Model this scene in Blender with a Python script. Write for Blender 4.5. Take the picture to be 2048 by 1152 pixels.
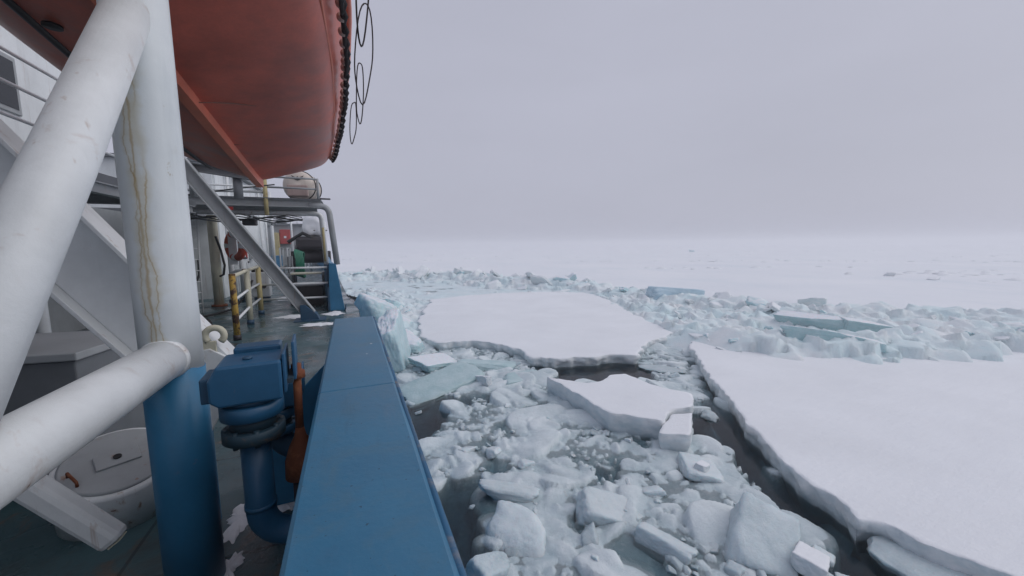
import bpy, bmesh, math, random
import numpy as np
from mathutils import Vector, Matrix, noise as mnoise

for o in list(bpy.data.objects): bpy.data.objects.remove(o)
S = bpy.context.scene
COL = S.collection
R = math.radians
WATER = -3.5            # sea level; the deck is z = 0, the ship points along +Y, outboard is +X

# ------------------------------------------------------------------ camera
cam_d = bpy.data.cameras.new('camera')
cam_d.sensor_width = 36.0
cam_d.lens = 36.0 * 768 / 2048
cam_d.clip_start = 0.05
cam_d.clip_end = 20000
cam = bpy.data.objects.new('camera', cam_d); COL.objects.link(cam)
yaw, pitch, roll = R(22.746), R(6.389), R(-0.45)
f = Vector((math.sin(yaw)*math.cos(pitch), math.cos(yaw)*math.cos(pitch), -math.sin(pitch)))
r = Vector((math.cos(yaw), -math.sin(yaw), 0)); u = r.cross(f)
c, s = math.cos(roll), math.sin(roll)
r2 = c*r + s*u; u2 = -s*r + c*u
m = Matrix.Identity(4)
for i in range(3):
    m[i][0] = r2[i]; m[i][1] = u2[i]; m[i][2] = -f[i]
m[2][3] = 1.7
cam.matrix_world = m
S.camera = cam

# ------------------------------------------------------------------ sky, sun, exposure
SUN_EL, SUN_AZ = R(42), R(112)      # azimuth from +Y towards +X
w = bpy.data.worlds.new('World'); S.world = w; w.use_nodes = True
nt = w.node_tree; nt.nodes.clear()
N = nt.nodes.new; Lk = nt.links.new
sky = N('ShaderNodeTexSky'); sky.sky_type = 'NISHITA'; sky.sun_disc = False
sky.sun_elevation = SUN_EL; sky.sun_rotation = SUN_AZ; sky.dust_density = 4; sky.air_density = 1.5
hsv = N('ShaderNodeHueSaturation'); hsv.inputs['Saturation'].default_value = 0.25
Lk(sky.outputs[0], hsv.inputs['Color'])
# overcast cloud layer: brighter towards the zenith, faintly mottled
geo = N('ShaderNodeNewGeometry'); sep = N('ShaderNodeSeparateXYZ')
tc = N('ShaderNodeTexCoord'); Lk(tc.outputs['Generated'], sep.inputs[0])
mr = N('ShaderNodeMapRange'); mr.inputs['From Min'].default_value = 0.0; mr.inputs['From Max'].default_value = 1.0
mr.inputs['To Min'].default_value = 0.47; mr.inputs['To Max'].default_value = 0.52
Lk(sep.outputs['Z'], mr.inputs['Value'])
mp = N('ShaderNodeMapping'); mp.inputs['Scale'].default_value = (1, 1, 3.2); Lk(tc.outputs['Generated'], mp.inputs[0])
nz = N('ShaderNodeTexNoise'); nz.inputs['Scale'].default_value = 1.6; nz.inputs['Detail'].default_value = 4; Lk(mp.outputs[0], nz.inputs['Vector'])
mr2 = N('ShaderNodeMapRange'); mr2.inputs['To Min'].default_value = 0.90; mr2.inputs['To Max'].default_value = 1.10
Lk(nz.outputs['Fac'], mr2.inputs['Value'])
mul = N('ShaderNodeMath'); mul.operation = 'MULTIPLY'; Lk(mr.outputs[0], mul.inputs[0]); Lk(mr2.outputs[0], mul.inputs[1])
tint = N('ShaderNodeMix'); tint.data_type = 'RGBA'; tint.blend_type = 'MULTIPLY'; tint.inputs['Factor'].default_value = 1
tint.inputs['A'].default_value = (9.7, 9.95, 12.1, 1); Lk(mul.outputs[0], tint.inputs['B'])
mx = N('ShaderNodeMix'); mx.data_type = 'RGBA'; mx.inputs['Factor'].default_value = 0.88
Lk(hsv.outputs[0], mx.inputs['A']); Lk(tint.outputs['Result'], mx.inputs['B'])
bg = N('ShaderNodeBackground'); bg.inputs['Strength'].default_value = 0.1
out = N('ShaderNodeOutputWorld'); Lk(mx.outputs['Result'], bg.inputs['Color']); Lk(bg.outputs[0], out.inputs[0])

sd = bpy.data.lights.new('sun', 'SUN'); sd.energy = 1.0; sd.angle = R(60); sd.color = (1, .97, .94)
sun = bpy.data.objects.new('sun', sd); COL.objects.link(sun)
sdir = Vector((math.sin(SUN_AZ)*math.cos(SUN_EL), math.cos(SUN_AZ)*math.cos(SUN_EL), math.sin(SUN_EL)))
sun.rotation_euler = sdir.to_track_quat('Z', 'Y').to_euler(); sun.location = (0, 0, 30)
vs = S.view_settings; vs.view_transform = 'Standard'; vs.look = 'None'; vs.gamma = 1; vs.use_curve_mapping = False; vs.exposure = 0.0
S.render.engine = 'CYCLES'
S.cycles.max_bounces = 6; S.cycles.diffuse_bounces = 3; S.cycles.glossy_bounces = 3; S.cycles.transparent_max_bounces = 10
S.cycles.volume_bounces = 1; S.cycles.use_denoising = True; S.cycles.caustics_reflective = False; S.cycles.caustics_refractive = False

# ------------------------------------------------------------------ helpers
def tag(o, label=None, cat=None, group=None, kind=None):
    if label: o['label'] = label
    if cat: o['category'] = cat
    if group: o['group'] = group
    if kind: o['kind'] = kind
    return o
def empty(name, loc, label, cat, group=None):
    o = bpy.data.objects.new(name, None); COL.objects.link(o); o.location = loc
    o.empty_display_size = 0.1
    return tag(o, label, cat, group)

class MB:
    """collects shapes; build() links them as one mesh object"""
    def __init__(s): s.v = []; s.f = []; s.sm = []
    def add(s, verts, faces, smooth=False):
        k = len(s.v); s.v += [tuple(p) for p in verts]
        s.f += [tuple(i+k for i in fc) for fc in faces]; s.sm += [smooth]*len(faces); return s
    def box(s, lo, hi, M=None):
        x0,y0,z0 = lo; x1,y1,z1 = hi
        vs = [Vector(p) for p in ((x0,y0,z0),(x1,y0,z0),(x1,y1,z0),(x0,y1,z0),(x0,y0,z1),(x1,y0,z1),(x1,y1,z1),(x0,y1,z1))]
        if M is not None: vs = [M @ p for p in vs]
        return s.add(vs, [(0,3,2,1),(4,5,6,7),(0,1,5,4),(1,2,6,5),(2,3,7,6),(3,0,4,7)])
    def tube(s, path, rad, n=14, caps=True, closed=False):
        P = [Vector(p) for p in path]; rr = rad if isinstance(rad, (list, tuple)) else [rad]*len(P)
        m = len(P); vs = []; T = []
        for i in range(m):
            a = P[(i-1) % m] if (i > 0 or closed) else P[0]; b = P[(i+1) % m] if (i < m-1 or closed) else P[-1]
            T.append((b-a).normalized())
        ref = Vector((0,0,1)) if abs(T[0].z) < .9 else Vector((0,1,0))
        nrm = T[0].cross(ref).normalized()
        for i in range(m):
            nrm = (nrm - T[i]*nrm.dot(T[i])).normalized(); bn = T[i].cross(nrm)
            for k in range(n):
                a = 2*math.pi*k/n; vs.append(P[i] + (nrm*math.cos(a) + bn*math.sin(a))*rr[i])
        fs = []
        for i in range(m if closed else m-1):
            j = (i+1) % m
            for k in range(n): fs.append((i*n+k, i*n+(k+1)%n, j*n+(k+1)%n, j*n+k))
        s.add(vs, fs, True)
        if caps and not closed:
            k0 = len(s.v)-len(vs)
            s.f.append(tuple(k0+k for k in reversed(range(n)))); s.sm.append(False)
            s.f.append(tuple(k0+(m-1)*n+k for k in range(n))); s.sm.append(False)
        return s
    def lathe(s, prof, M=None, n=32):
        vs = []; 
        for (rd, z) in prof:
            for k in range(n):
                a = 2*math.pi*k/n; p = Vector((rd*math.cos(a), rd*math.sin(a), z)); vs.append(M @ p if M is not None else p)
        fs = []
        for i in range(len(prof)-1):
            for k in range(n): fs.append((i*n+k, i*n+(k+1)%n, (i+1)*n+(k+1)%n, (i+1)*n+k))
        s.add(vs, fs, True)
        k0 = len(s.v)-len(vs)
        s.f.append(tuple(k0+k for k in reversed(range(n)))); s.sm.append(False)
        s.f.append(tuple(k0+(len(prof)-1)*n+k for k in range(n))); s.sm.append(False)
        return s
    def prism(s, poly, a, b):
        """poly: list of 3-vectors at one end; b-a is the extrusion vector"""
        d = Vector(b)-Vector(a); n = len(poly); P = [Vector(p) for p in poly]
        vs = P + [p+d for p in P]
        fs = [tuple(reversed(range(n))), tuple(range(n, 2*n))] + [(i, (i+1)%n, n+(i+1)%n, n+i) for i in range(n)]
        return s.add(vs, fs)
    def ibeam(s, p0, p1, up, depth, width, tf=.02, tw=.014):
        p0 = Vector(p0); p1 = Vector(p1); t = (p1-p0).normalized(); up = Vector(up); up = (up - t*up.dot(t)).normalized(); sd_ = t.cross(up)
        L = (p1-p0).length; M = Matrix((( t.x, sd_.x, up.x, p0.x),(t.y, sd_.y, up.y, p0.y),(t.z, sd_.z, up.z, p0.z),(0,0,0,1)))
        s.box((0,-width/2,depth/2-tf),(L,width/2,depth/2),M); s.box((0,-width/2,-depth/2),(L,width/2,-depth/2+tf),M)
        s.box((0,-tw/2,-depth/2+tf),(L,tw/2,depth/2-tf),M); return s
    def build(s, name, mat, parent=None, bevel=0, fixn=True, autosm=None):
        me = bpy.data.meshes.new(name); me.from_pydata(s.v, [], s.f); me.polygons.foreach_set('use_smooth', s.sm)
        if fixn:
            bm = bmesh.new(); bm.from_mesh(me); bmesh.ops.recalc_face_normals(bm, faces=bm.faces); bm.to_mesh(me); bm.free()
        me.materials.append(mat); me.update()
        o = bpy.data.objects.new(name, me); COL.objects.link(o)
        if parent is not None:
            o.parent = parent; o.matrix_parent_inverse = Matrix.Translation(-parent.location) if parent.type == 'EMPTY' else Matrix.Identity(4)
        if bevel:
            b = o.modifiers.new('bevel', 'BEVEL'); b.width = bevel; b.segments = 2; b.limit_method = 'ANGLE'; b.angle_limit = R(40)
        return o

def arc(c_, a_, b_, rad, t0, t1, n=8):
    """points of an arc around c_ in the plane of unit vectors a_, b_"""
    c_ = Vector(c_); a_ = Vector(a_); b_ = Vector(b_)
    return [c_ + (a_*math.cos(t0+(t1-t0)*i/n) + b_*math.sin(t0+(t1-t0)*i/n))*rad for i in range(n+1)]

# ------------------------------------------------------------------ materials
class NT:
    def __init__(s, name):
        s.m = bpy.data.materials.new(name); s.m.use_nodes = True; s.t = s.m.node_tree; s.t.nodes.clear()
        s.out = s.n('ShaderNodeOutputMaterial'); s.b = s.n('ShaderNodeBsdfPrincipled'); s.l(s.b.outputs[0], s.out.inputs[0])
        s.tc = s.n('ShaderNodeTexCoord'); s.geo = s.n('ShaderNodeNewGeometry'); s.P = s.geo.outputs['Position']
    def n(s, t): return s.t.nodes.new(t)
    def l(s, a, b): s.t.links.new(a, b)
    def noise(s, scale, detail=4, rough=.55, vec=None, stretch=None, dist=0):
        v = vec or s.P
        if stretch:
            mp = s.n('ShaderNodeMapping'); mp.inputs['Scale'].default_value = stretch; s.l(v, mp.inputs[0]); v = mp.outputs[0]
        k = s.n('ShaderNodeTexNoise'); k.inputs['Scale'].default_value = scale; k.inputs['Detail'].default_value = detail
        k.inputs['Roughness'].default_value = rough; k.inputs['Distortion'].default_value = dist; s.l(v, k.inputs['Vector']); return k.outputs['Fac']
    def ramp(s, fac, a, b, lo=0., hi=1.):
        k = s.n('ShaderNodeMapRange'); k.inputs['From Min'].default_value = a; k.inputs['From Max'].default_value = b
        k.inputs['To Min'].default_value = lo; k.inputs['To Max'].default_value = hi; k.clamp = True
        s.l(fac, k.inputs['Value']); return k.outputs[0]
    def mix(s, fac, A, B, mode='MIX'):
        k = s.n('ShaderNodeMix'); k.data_type = 'RGBA'; k.blend_type = mode
        for nm, v in (('A', A), ('B', B)):
            if isinstance(v, (tuple, list)): k.inputs[nm].default_value = (*v[:3], 1)
            else: s.l(v, k.inputs[nm])
        if isinstance(fac, (int, float)): k.inputs['Factor'].default_value = fac
        else: s.l(fac, k.inputs['Factor'])
        return k.outputs['Result']
    def math(s, op, a, b=None):
        k = s.n('ShaderNodeMath'); k.operation = op
        for i, v in enumerate((a, b)):
            if v is None: continue
            if isinstance(v, (int, float)): k.inputs[i].default_value = v
            else: s.l(v, k.inputs[i])
        return k.outputs[0]
    def sep(s, v=None):
        k = s.n('ShaderNodeSeparateXYZ'); s.l(v or s.P, k.inputs[0]); return k.outputs
    def bump(s, h, strength=.3, dist=.01):
        k = s.n('ShaderNodeBump'); k.inputs['Strength'].default_value = strength; k.inputs['Distance'].default_value = dist
        s.l(h, k.inputs['Height']); s.l(k.outputs[0], s.b.inputs['Normal'])
    def fin(s, color, rough=.5, metal=0, spec=None):
        if isinstance(color, (tuple, list)): s.b.inputs['Base Color'].default_value = (*color[:3], 1)
        else: s.l(color, s.b.inputs['Base Color'])
        if isinstance(rough, (int, float)): s.b.inputs['Roughness'].default_value = rough
        else: s.l(rough, s.b.inputs['Roughness'])
        s.b.inputs['Metallic'].default_value = metal
        if spec is not None: s.b.inputs['Specular IOR Level'].default_value = spec
        return s.m

def paint(name, col, rust=.0, rough=.45, var=.25, rustcol=(.16,.06,.018), rs=5, bump=.15, chips=0., chipcol=(.02,.025,.03), streak=0.):
    t = NT(name)
    dark = tuple(x*(1-var) for x in col); lite = tuple(min(.95, x*(1+var*.35)) for x in col)
    n1 = t.noise(2.3, 6, .62); base = t.mix(t.ramp(n1, .3, .7), dark, lite)
    grime = t.noise(1.1, 5, .6, stretch=(6, 6, .7)); base = t.mix(t.ramp(grime, .55, .8, 0, .35), base, tuple(x*.55+.01 for x in col))
    fine = t.noise(45, 3, .6); base = t.mix(t.ramp(fine, .35, .75, 0, .16), base, dark)
    rg = t.ramp(n1, .3, .7, rough-.08, rough+.12)
    if streak:
        sm = t.math('MULTIPLY', t.ramp(t.noise(2.0, 5, .6, stretch=(9, 9, .35)), .66-streak*.1, .74), t.ramp(t.noise(1.3, 3), .4, .6))
        base = t.mix(t.math('MULTIPLY', sm, .8), base, (rustcol[0]*1.7, rustcol[1]*2, rustcol[2]*2))
    if rust:
        rn = t.noise(rs, 9, .68, dist=.4); mask = t.ramp(rn, .74-rust*.3, .78-rust*.27)
        rc = t.mix(t.noise(30, 4), (rustcol[0]*.35, rustcol[1]*.3, rustcol[2]*.5), (rustcol[0]*1.6, rustcol[1]*1.7, rustcol[2]*1.5))
        halo = t.ramp(rn, .66-rust*.3, .78-rust*.3); base = t.mix(t.math('MULTIPLY', halo, .4), base, (rustcol[0]*2, rustcol[1]*2.4, rustcol[2]*3))
        base = t.mix(mask, base, rc)
    if chips:
        cm = t.ramp(t.noise(14, 6, .7), .77-chips*.3, .79-chips*.3); base = t.mix(cm, base, chipcol)
    t.bump(t.noise(22, 6, .6), bump, .006)
    return t.fin(base, rg)

MAT = {}
# cap rail blue with snow flakes lying on it, scuffs
def blue_cap():
    t = NT('blue_cap_paint')
    n1 = t.noise(1.7, 6, .6); base = t.mix(t.ramp(n1, .3, .72), (.027, .138, .252), (.045, .185, .315))
    base = t.mix(t.ramp(t.noise(9, 7, .7), .5, .75, 0, .35), base, (.055, .12, .19))
    base = t.mix(t.ramp(t.noise(3, 4, .6, stretch=(5, .6, 1)), .6, .72, 0, .3), base, (.10, .19, .29))
    base = t.mix(t.ramp(t.noise(60, 2), .70, .74, 0, .7), base, (.012, .03, .06))
    base = t.mix(t.ramp(t.noise(4.2, 8, .72, dist=1.2), .50, .68, 0, .6), base, (.07, .16, .23))
    base = t.mix(t.ramp(t.noise(1.1, 6, .7, stretch=(9, 1, 1)), .60, .74, 0, .5), base, (.03, .085, .13))
    base = t.mix(t.ramp(t.noise(6.5, 5, .7, dist=.8), .705, .72, 0, .8), base, (.02, .04, .07))
    v = t.n('ShaderNodeTexVoronoi'); v.inputs['Scale'].default_value = 5.5; t.l(t.P, v.inputs['Vector'])
    base = t.mix(t.ramp(v.outputs['Distance'], .035, .05, .9, 0), base, (.55, .6, .68))
    t.bump(t.math('ADD', t.noise(35, 6, .65), t.noise(4, 3)), .22, .006)
    return t.fin(base, t.ramp(n1, .3, .7, .34, .5))
MAT['cap'] = blue_cap()
MAT['blue'] = paint('blue_paint', (.030, .19, .36), rust=.10, rough=.42, chips=.16, var=.3)
MAT['rim'] = paint('chipped_rim_paint', (.02, .11, .22), rust=.42, rough=.55, rs=6, rustcol=(.22,.13,.06), chips=.2)
MAT['navy'] = paint('dark_blue_paint', (.018, .07, .135), rust=.18, rough=.5, chips=.15)
MAT['vent'] = paint('vent_blue_paint', (.018, .10, .205), rust=.12, rough=.4, var=.35, chips=.22, rs=9)
MAT['ventrust'] = paint('vent_rusty_paint', (.014, .045, .07), rust=.36, rough=.6, rs=13, rustcol=(.09,.045,.02), chips=.2)
MAT['white'] = paint('white_ship_paint', (.74, .77, .78), rust=.24, rough=.42, bump=.3, var=.18, streak=.5)
MAT['whitewall'] = paint('white_wall_paint', (.76, .80, .81), rust=.02, rough=.5, var=.14, streak=.6, rs=2)
MAT['grey'] = paint('grey_paint', (.36, .385, .40), rust=.06, rough=.5, var=.2, streak=.3)
MAT['dgrey'] = paint('dark_grey_paint', (.16, .175, .19), rust=.06, rough=.55, var=.25)
MAT['cream'] = paint('cream_paint', (.62, .60, .47), rust=.12, rough=.5, rs=8, streak=.6)
MAT['yellow'] = paint('yellow_chipped_paint', (.55, .36, .06), rust=.86, rough=.7, rs=6, rustcol=(.06,.026,.014))
MAT['ochre'] = paint('ochre_paint', (.52, .44, .22), rust=.3, rough=.6, rs=8)
MAT['rust'] = paint('rusted_iron', (.19, .055, .02), rust=.5, rough=.8, rs=14, rustcol=(.2,.07,.025))
MAT['orange'] = paint('lifeboat_orange', (.58, .130, .085), rust=.0, rough=.36, var=.42, bump=.12, chips=.10, chipcol=(.2,.07,.05))
MAT['orange2'] = paint('lifeboat_keel_orange', (.70, .19, .115), rust=.0, rough=.4, var=.3, chips=.2, chipcol=(.22,.07,.04))
MAT['buoy'] = paint('lifebuoy_red', (.52, .07, .03), rough=.5)
MAT['red'] = paint('red_box_paint', (.42, .04, .035), rough=.45)
MAT['beige'] = paint('canister_beige', (.60, .53, .47), rough=.38, var=.12, bump=.05)
MAT['pinkish'] = paint('canister_faded', (.46, .35, .32), rough=.45, var=.14, bump=.05)
MAT['black'] = paint('black_rubber', (.012, .013, .015), rough=.5, var=.3)
MAT['rope'] = paint('dark_rope', (.028, .022, .025), rough=.85, bump=.5)
MAT['ropelight'] = paint('thin_line', (.30, .16, .12), rough=.8)
MAT['green'] = paint('green_hose', (.012, .17, .10), rough=.45)
MAT['tarp'] = paint('white_tarpaulin', (.72, .73, .76), rough=.7, var=.1)
MAT['machine'] = paint('dark_machine', (.028, .024, .03), rough=.5, rust=.15)
MAT['glass'] = NT('porthole_glass').fin((.01, .014, .018), .08)

def deck_mat():
    t = NT('deck_paint')
    n1 = t.noise(.9, 7, .65); base = t.mix(t.ramp(n1, .3, .7), (.034, .072, .085), (.062, .125, .14))
    base = t.mix(t.ramp(t.noise(2.4, 8, .7, dist=.5), .5, .7, 0, .6), base, (.06, .055, .048))
    base = t.mix(t.ramp(t.noise(1.5, 9, .7, dist=.8), .56, .67, 0, .8), base, (.15, .075, .036))
    br = t.n('ShaderNodeTexBrick'); br.inputs['Scale'].default_value = 1; br.inputs['Mortar Size'].default_value = .012
    br.inputs['Brick Width'].default_value = 2.4; br.inputs['Row Height'].default_value = 1.2; br.inputs['Mortar Smooth'].default_value = .5
    br.inputs['Color1'].default_value = (1,1,1,1); br.inputs['Color2'].default_value = (.9,.9,.9,1); br.inputs['Mortar'].default_value = (.45,.45,.45,1)
    t.l(t.P, br.inputs['Vector']); base = t.mix(1, base, br.outputs['Color'], 'MULTIPLY')
    wet = t.ramp(t.noise(1.3, 4, .6), .42, .62)
    sn = t.ramp(t.noise(1.9, 8, .72, dist=.3), .70, .73, 0, .75); base = t.mix(sn, base, (.62, .65, .70))
    t.bump(t.math('ADD', t.noise(50, 4), t.noise(6, 4)), .3, .006)
    return t.fin(base, t.math('ADD', t.ramp(wet, 0, 1, .16, .55), t.math('MULTIPLY', sn, .3)))
MAT['deck'] = deck_mat()

def post_mat():
    """white pillar paint with ochre rust runs along its outboard-facing side"""
    t = NT('pillar_white_paint')
    n1 = t.noise(2.6, 6, .6); base = t.mix(t.ramp(n1, .3, .7), (.64, .69, .71), (.76, .80, .81))
    x, y, z = t.sep(t.tc.outputs['Object'])
    uu = t.math('ADD', t.math('MULTIPLY', x, .94), t.math('MULTIPLY', y, -.34))
    for k, (amp, off, wd, zsc) in enumerate(((.05, .022, .0026, 2.6), (.06, .045, .0014, 3.7), (.07, .005, .0012, 4.3))):
        cz = t.n('ShaderNodeCombineXYZ'); t.l(z, cz.inputs[2]); cz.inputs[0].default_value = k*7.3
        wob = t.noise(zsc, 7, .62, vec=cz.outputs[0]); cx = t.math('ADD', t.math('MULTIPLY', t.math('SUBTRACT', wob, .5), amp*1.6), off)
        d = t.math('ABSOLUTE', t.math('SUBTRACT', uu, cx))
        wn = t.noise(5.5, 3, .6, vec=cz.outputs[0]); wdn = t.math('MULTIPLY', t.ramp(wn, .38, .68, .25, 2.6), wd)
        msk = t.ramp(t.math('DIVIDE', d, wdn), .5, 2.2, .62, 0); front = t.ramp(y, -.02, .0, 1, 0)
        pres = t.ramp(t.noise(1.1, 2, .5, vec=cz.outputs[0]), .36, .46) if k else 1.0
        msk = t.math('MULTIPLY', t.math('MULTIPLY', msk, front), pres)
        halo = t.math('MULTIPLY', t.ramp(t.math('DIVIDE', d, wdn), 1, 13, .34, 0), front)
        base = t.mix(halo, base, (.50, .44, .27)); base = t.mix(msk, base, t.mix(t.noise(25, 3), (.30, .18, .06), (.50, .38, .16)))
    base = t.mix(t.ramp(t.noise(9, 8, .72), .655, .70, 0, .75), base, (.33, .24, .11))
    base = t.mix(t.ramp(t.noise(2.2, 7, .7), .60, .74, 0, .35), base, (.50, .46, .34))
    base = t.mix(t.ramp(t.noise(1.2, 4, .6, stretch=(7, 7, .6)), .55, .8, 0, .4), base, (.36, .40, .42))
    t.bump(t.noise(18, 6, .6), .2, .006)
    return t.fin(base, t.ramp(n1, .3, .7, .36, .52))
MAT['post'] = post_mat()

# --- ice and snow
def snow_mat(name, side=(.66, .75, .79), top=(.80, .82, .85)):
    """snow where the surface faces up, bare bluish ice on broken faces"""
    t = NT(name)
    nx, ny, nzv = t.sep(t.geo.outputs['Normal'])
    up = t.ramp(t.math('ADD', nzv, t.math('MULTIPLY', t.math('SUBTRACT', t.noise(5, 6, .65), .5), .5)), .45, .8)
    tcol = t.mix(t.ramp(t.noise(.35, 6, .6), .35, .7), top, tuple(x*.93 for x in top))
    tcol = t.mix(t.ramp(t.noise(2.5, 6, .65), .55, .8, 0, .25), tcol, (top[0]*.85, top[1]*.88, top[2]*.92))
    scol = t.mix(t.ramp(t.noise(2.2, 6, .65, stretch=(1, 1, 2.2)), .3, .7), tuple(x*.88 for x in side), tuple(min(.8, x*1.3) for x in side))
    px, py, pz = t.sep(); wet = t.ramp(t.math('ADD', pz, t.math('MULTIPLY', t.noise(3, 4), .1)), WATER+.03, WATER+.2, .6, 0)
    scol = t.mix(wet, scol, (.26, .36, .39))
    col = t.mix(up, scol, tcol)
    t.bump(t.math('ADD', t.math('ADD', t.math('MULTIPLY', t.noise(3.5, 7, .65), 1.5), t.noise(16, 5, .6)), t.math('MULTIPLY', t.noise(.9, 5, .6, stretch=(.5, 1.8, 1)), 6.0)), .4, .022)
    return t.fin(col, t.ramp(up, 0, 1, .35, .8), spec=.3)
MAT['snow'] = snow_mat('floe_snow')
MAT['snowaqua'] = snow_mat('ridge_ice', (.64, .755, .78), (.80, .83, .86))
def ice_mat(name, a, b, rough=.4, snow=True, sss=.0):
    t = NT(name)
    n1 = t.noise(2.1, 7, .66); col = t.mix(t.ramp(n1, .3, .7), a, b)
    oi = t.n('ShaderNodeObjectInfo'); col = t.mix(t.ramp(oi.outputs['Random'], 0, 1, 0, .38), col, tuple(x*.62 for x in a))
    col = t.mix(t.ramp(t.noise(17, 6, .72), .48, .78, 0, .42), col, (.74, .78, .81))
    col = t.mix(t.ramp(t.noise(.9, 5, .6, stretch=(1, 1, 4)), .5, .75, 0, .35), col, (.66, .74, .78))
    if snow:
        nx, ny, nzv = t.sep(t.geo.outputs['Normal'])
        up = t.ramp(t.math('ADD', nzv, t.math('MULTIPLY', t.math('SUBTRACT', t.noise(4, 6, .65), .5), .6)), .62, .9)
        col = t.mix(up, col, (.77, .80, .84))
    px, py, pz = t.sep(); wet = t.ramp(t.math('ADD', pz, t.math('MULTIPLY', t.noise(3, 4), .1)), WATER+.02, WATER+.16, .55, 0)
    col = t.mix(wet, col, tuple(x*.5 for x in a))
    if sss:
        t.b.inputs['Subsurface Weight'].default_value = sss; t.b.inputs['Subsurface Radius'].default_value = (.4, .85, 1.0); t.b.inputs['Subsurface Scale'].default_value = .08
    t.bump(t.math('ADD', t.math('MULTIPLY', t.noise(4, 8, .7), 1.8), t.math('MULTIPLY', t.noise(24, 5, .65), .5)), .5, .035)
    return t.fin(col, rough, spec=.4)
MAT['aqua'] = ice_mat('turquoise_ice', (.42, .63, .67), (.62, .76, .79), .3, sss=.4)
MAT['teal'] = ice_mat('teal_ice', (.36, .57, .60), (.54, .70, .72), .3, sss=.4)
MAT['farsnow'] = snow_mat('far_snow', (.73, .785, .815), (.79, .815, .845))
MAT['blueice'] = ice_mat('blue_ice', (.40, .58, .69), (.54, .68, .76), .35, snow=False)
MAT['chunk'] = ice_mat('brash_chunk_ice', (.58, .67, .70), (.74, .80, .82), .45, snow=False, sss=.4)
MAT['greenice'] = ice_mat('greenish_ice', (.36, .53, .55), (.55, .68, .70), .3, snow=False)
MAT['chunkgrey'] = ice_mat('brash_grey_ice', (.44, .53, .565), (.61, .69, .715), .4, snow=False, sss=.4)

def slush_mat(name, wetcol, drycol, lo, hi, aqua=None):
    t = NT(name)
    px, py, pz = t.sep()
    k = t.ramp(t.math('ADD', pz, t.math('MULTIPLY', t.math('SUBTRACT', t.noise(2.5, 6, .65), .5), .16)), WATER+lo, WATER+hi)
    n1 = t.noise(1.2, 6, .6)
    dry = t.mix(t.ramp(n1, .3, .7), drycol, tuple(x*.86 for x in drycol))
    wetc = t.mix(t.ramp(t.noise(3.3, 6, .6), .3, .7), wetcol, tuple(x*1.4 for x in wetcol))
    if aqua: dry = t.mix(t.ramp(t.noise(.5, 5, .6), .38, .62, 0, .85), dry, aqua)
    col = t.mix(k, wetc, dry)
    col = t.mix(t.ramp(t.noise(.8, 6, .65), .42, .66, 0, .5), col, tuple(x*1.15 for x in wetcol))
    col = t.mix(t.ramp(t.noise(6, 8, .72, dist=.6), .52, .68, 0, .55), col, (.74, .785, .81))
    t.bump(t.math('ADD', t.math('MULTIPLY', t.noise(7, 8, .72), 1.5), t.math('MULTIPLY', t.noise(34, 5, .65), .4)), .7, .03)
    return t.fin(col, t.ramp(k, 0, 1, .22, .7), spec=.4)
MAT['slush'] = slush_mat('brash_slush', (.31, .40, .43), (.72, .785, .81), -.05, .09)
MAT['rubble'] = slush_mat('ridge_rubble', (.52, .62, .65), (.80, .835, .855), -.05, .22, aqua=(.61, .765, .795))

def field_mat():
    t = NT('snow_field')
    n1 = t.noise(.05, 7, .6); col = t.mix(t.ramp(n1, .35, .7), (.80, .82, .85), (.74, .77, .81))
    col = t.mix(t.ramp(t.noise(.09, 8, .68, stretch=(1, .5, 1)), .54, .66, 0, .32), col, (.62, .70, .75))
    t.bump(t.noise(.6, 8, .65), .5, .15)
    return t.fin(col, .8, spec=.2)
MAT['field'] = field_mat()

def water_mat():
    t = NT('sea_water')
    t.t.nodes.remove(t.b)
    tr = t.n('ShaderNodeBsdfTransparent'); gl = t.n('ShaderNodeBsdfGlossy'); gl.inputs['Roughness'].default_value = .07
    fr = t.n('ShaderNodeFresnel'); fr.inputs['IOR'].default_value = 1.34
    bp = t.n('ShaderNodeBump'); bp.inputs['Strength'].default_value = .2; bp.inputs['Distance'].default_value = .02
    t.l(t.noise(3.5, 5, .6), bp.inputs['Height']); t.l(bp.outputs[0], gl.inputs['Normal']); t.l(bp.outputs[0], fr.inputs['Normal'])
    mxs = t.n('ShaderNodeMixShader'); t.l(fr.outputs[0], mxs.inputs[0]); t.l(tr.outputs[0], mxs.inputs[1]); t.l(gl.outputs[0], mxs.inputs[2])
    t.l(mxs.outputs[0], t.out.inputs['Surface'])
    va = t.n('ShaderNodeVolumeAbsorption'); va.inputs['Color'].default_value = (.30, .55, .62, 1); va.inputs['Density'].default_value = 3.0
    t.l(va.outputs[0], t.out.inputs['Volume'])
    return t.m
MAT['water'] = water_mat()
MAT['deep'] = NT('deep_water').fin((.12, .17, .21), .9)

# ================================================================== SETTING: sea and ice fields
rng = random.Random(7); nrg = np.random.default_rng(11)
def struct(o): o['kind'] = 'structure'; return o
b = MB(); b.box((-30, -30, WATER-3), (46, 76, WATER)); struct(b.build('sea_water', MAT['water']))
b = MB(); b.add([(-31,-31,WATER-.78),(47,-31,WATER-.78),(47,77,WATER-.78),(-31,77,WATER-.78)], [(0,1,2,3)]); struct(b.build('sea_depth', MAT['deep']))

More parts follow.
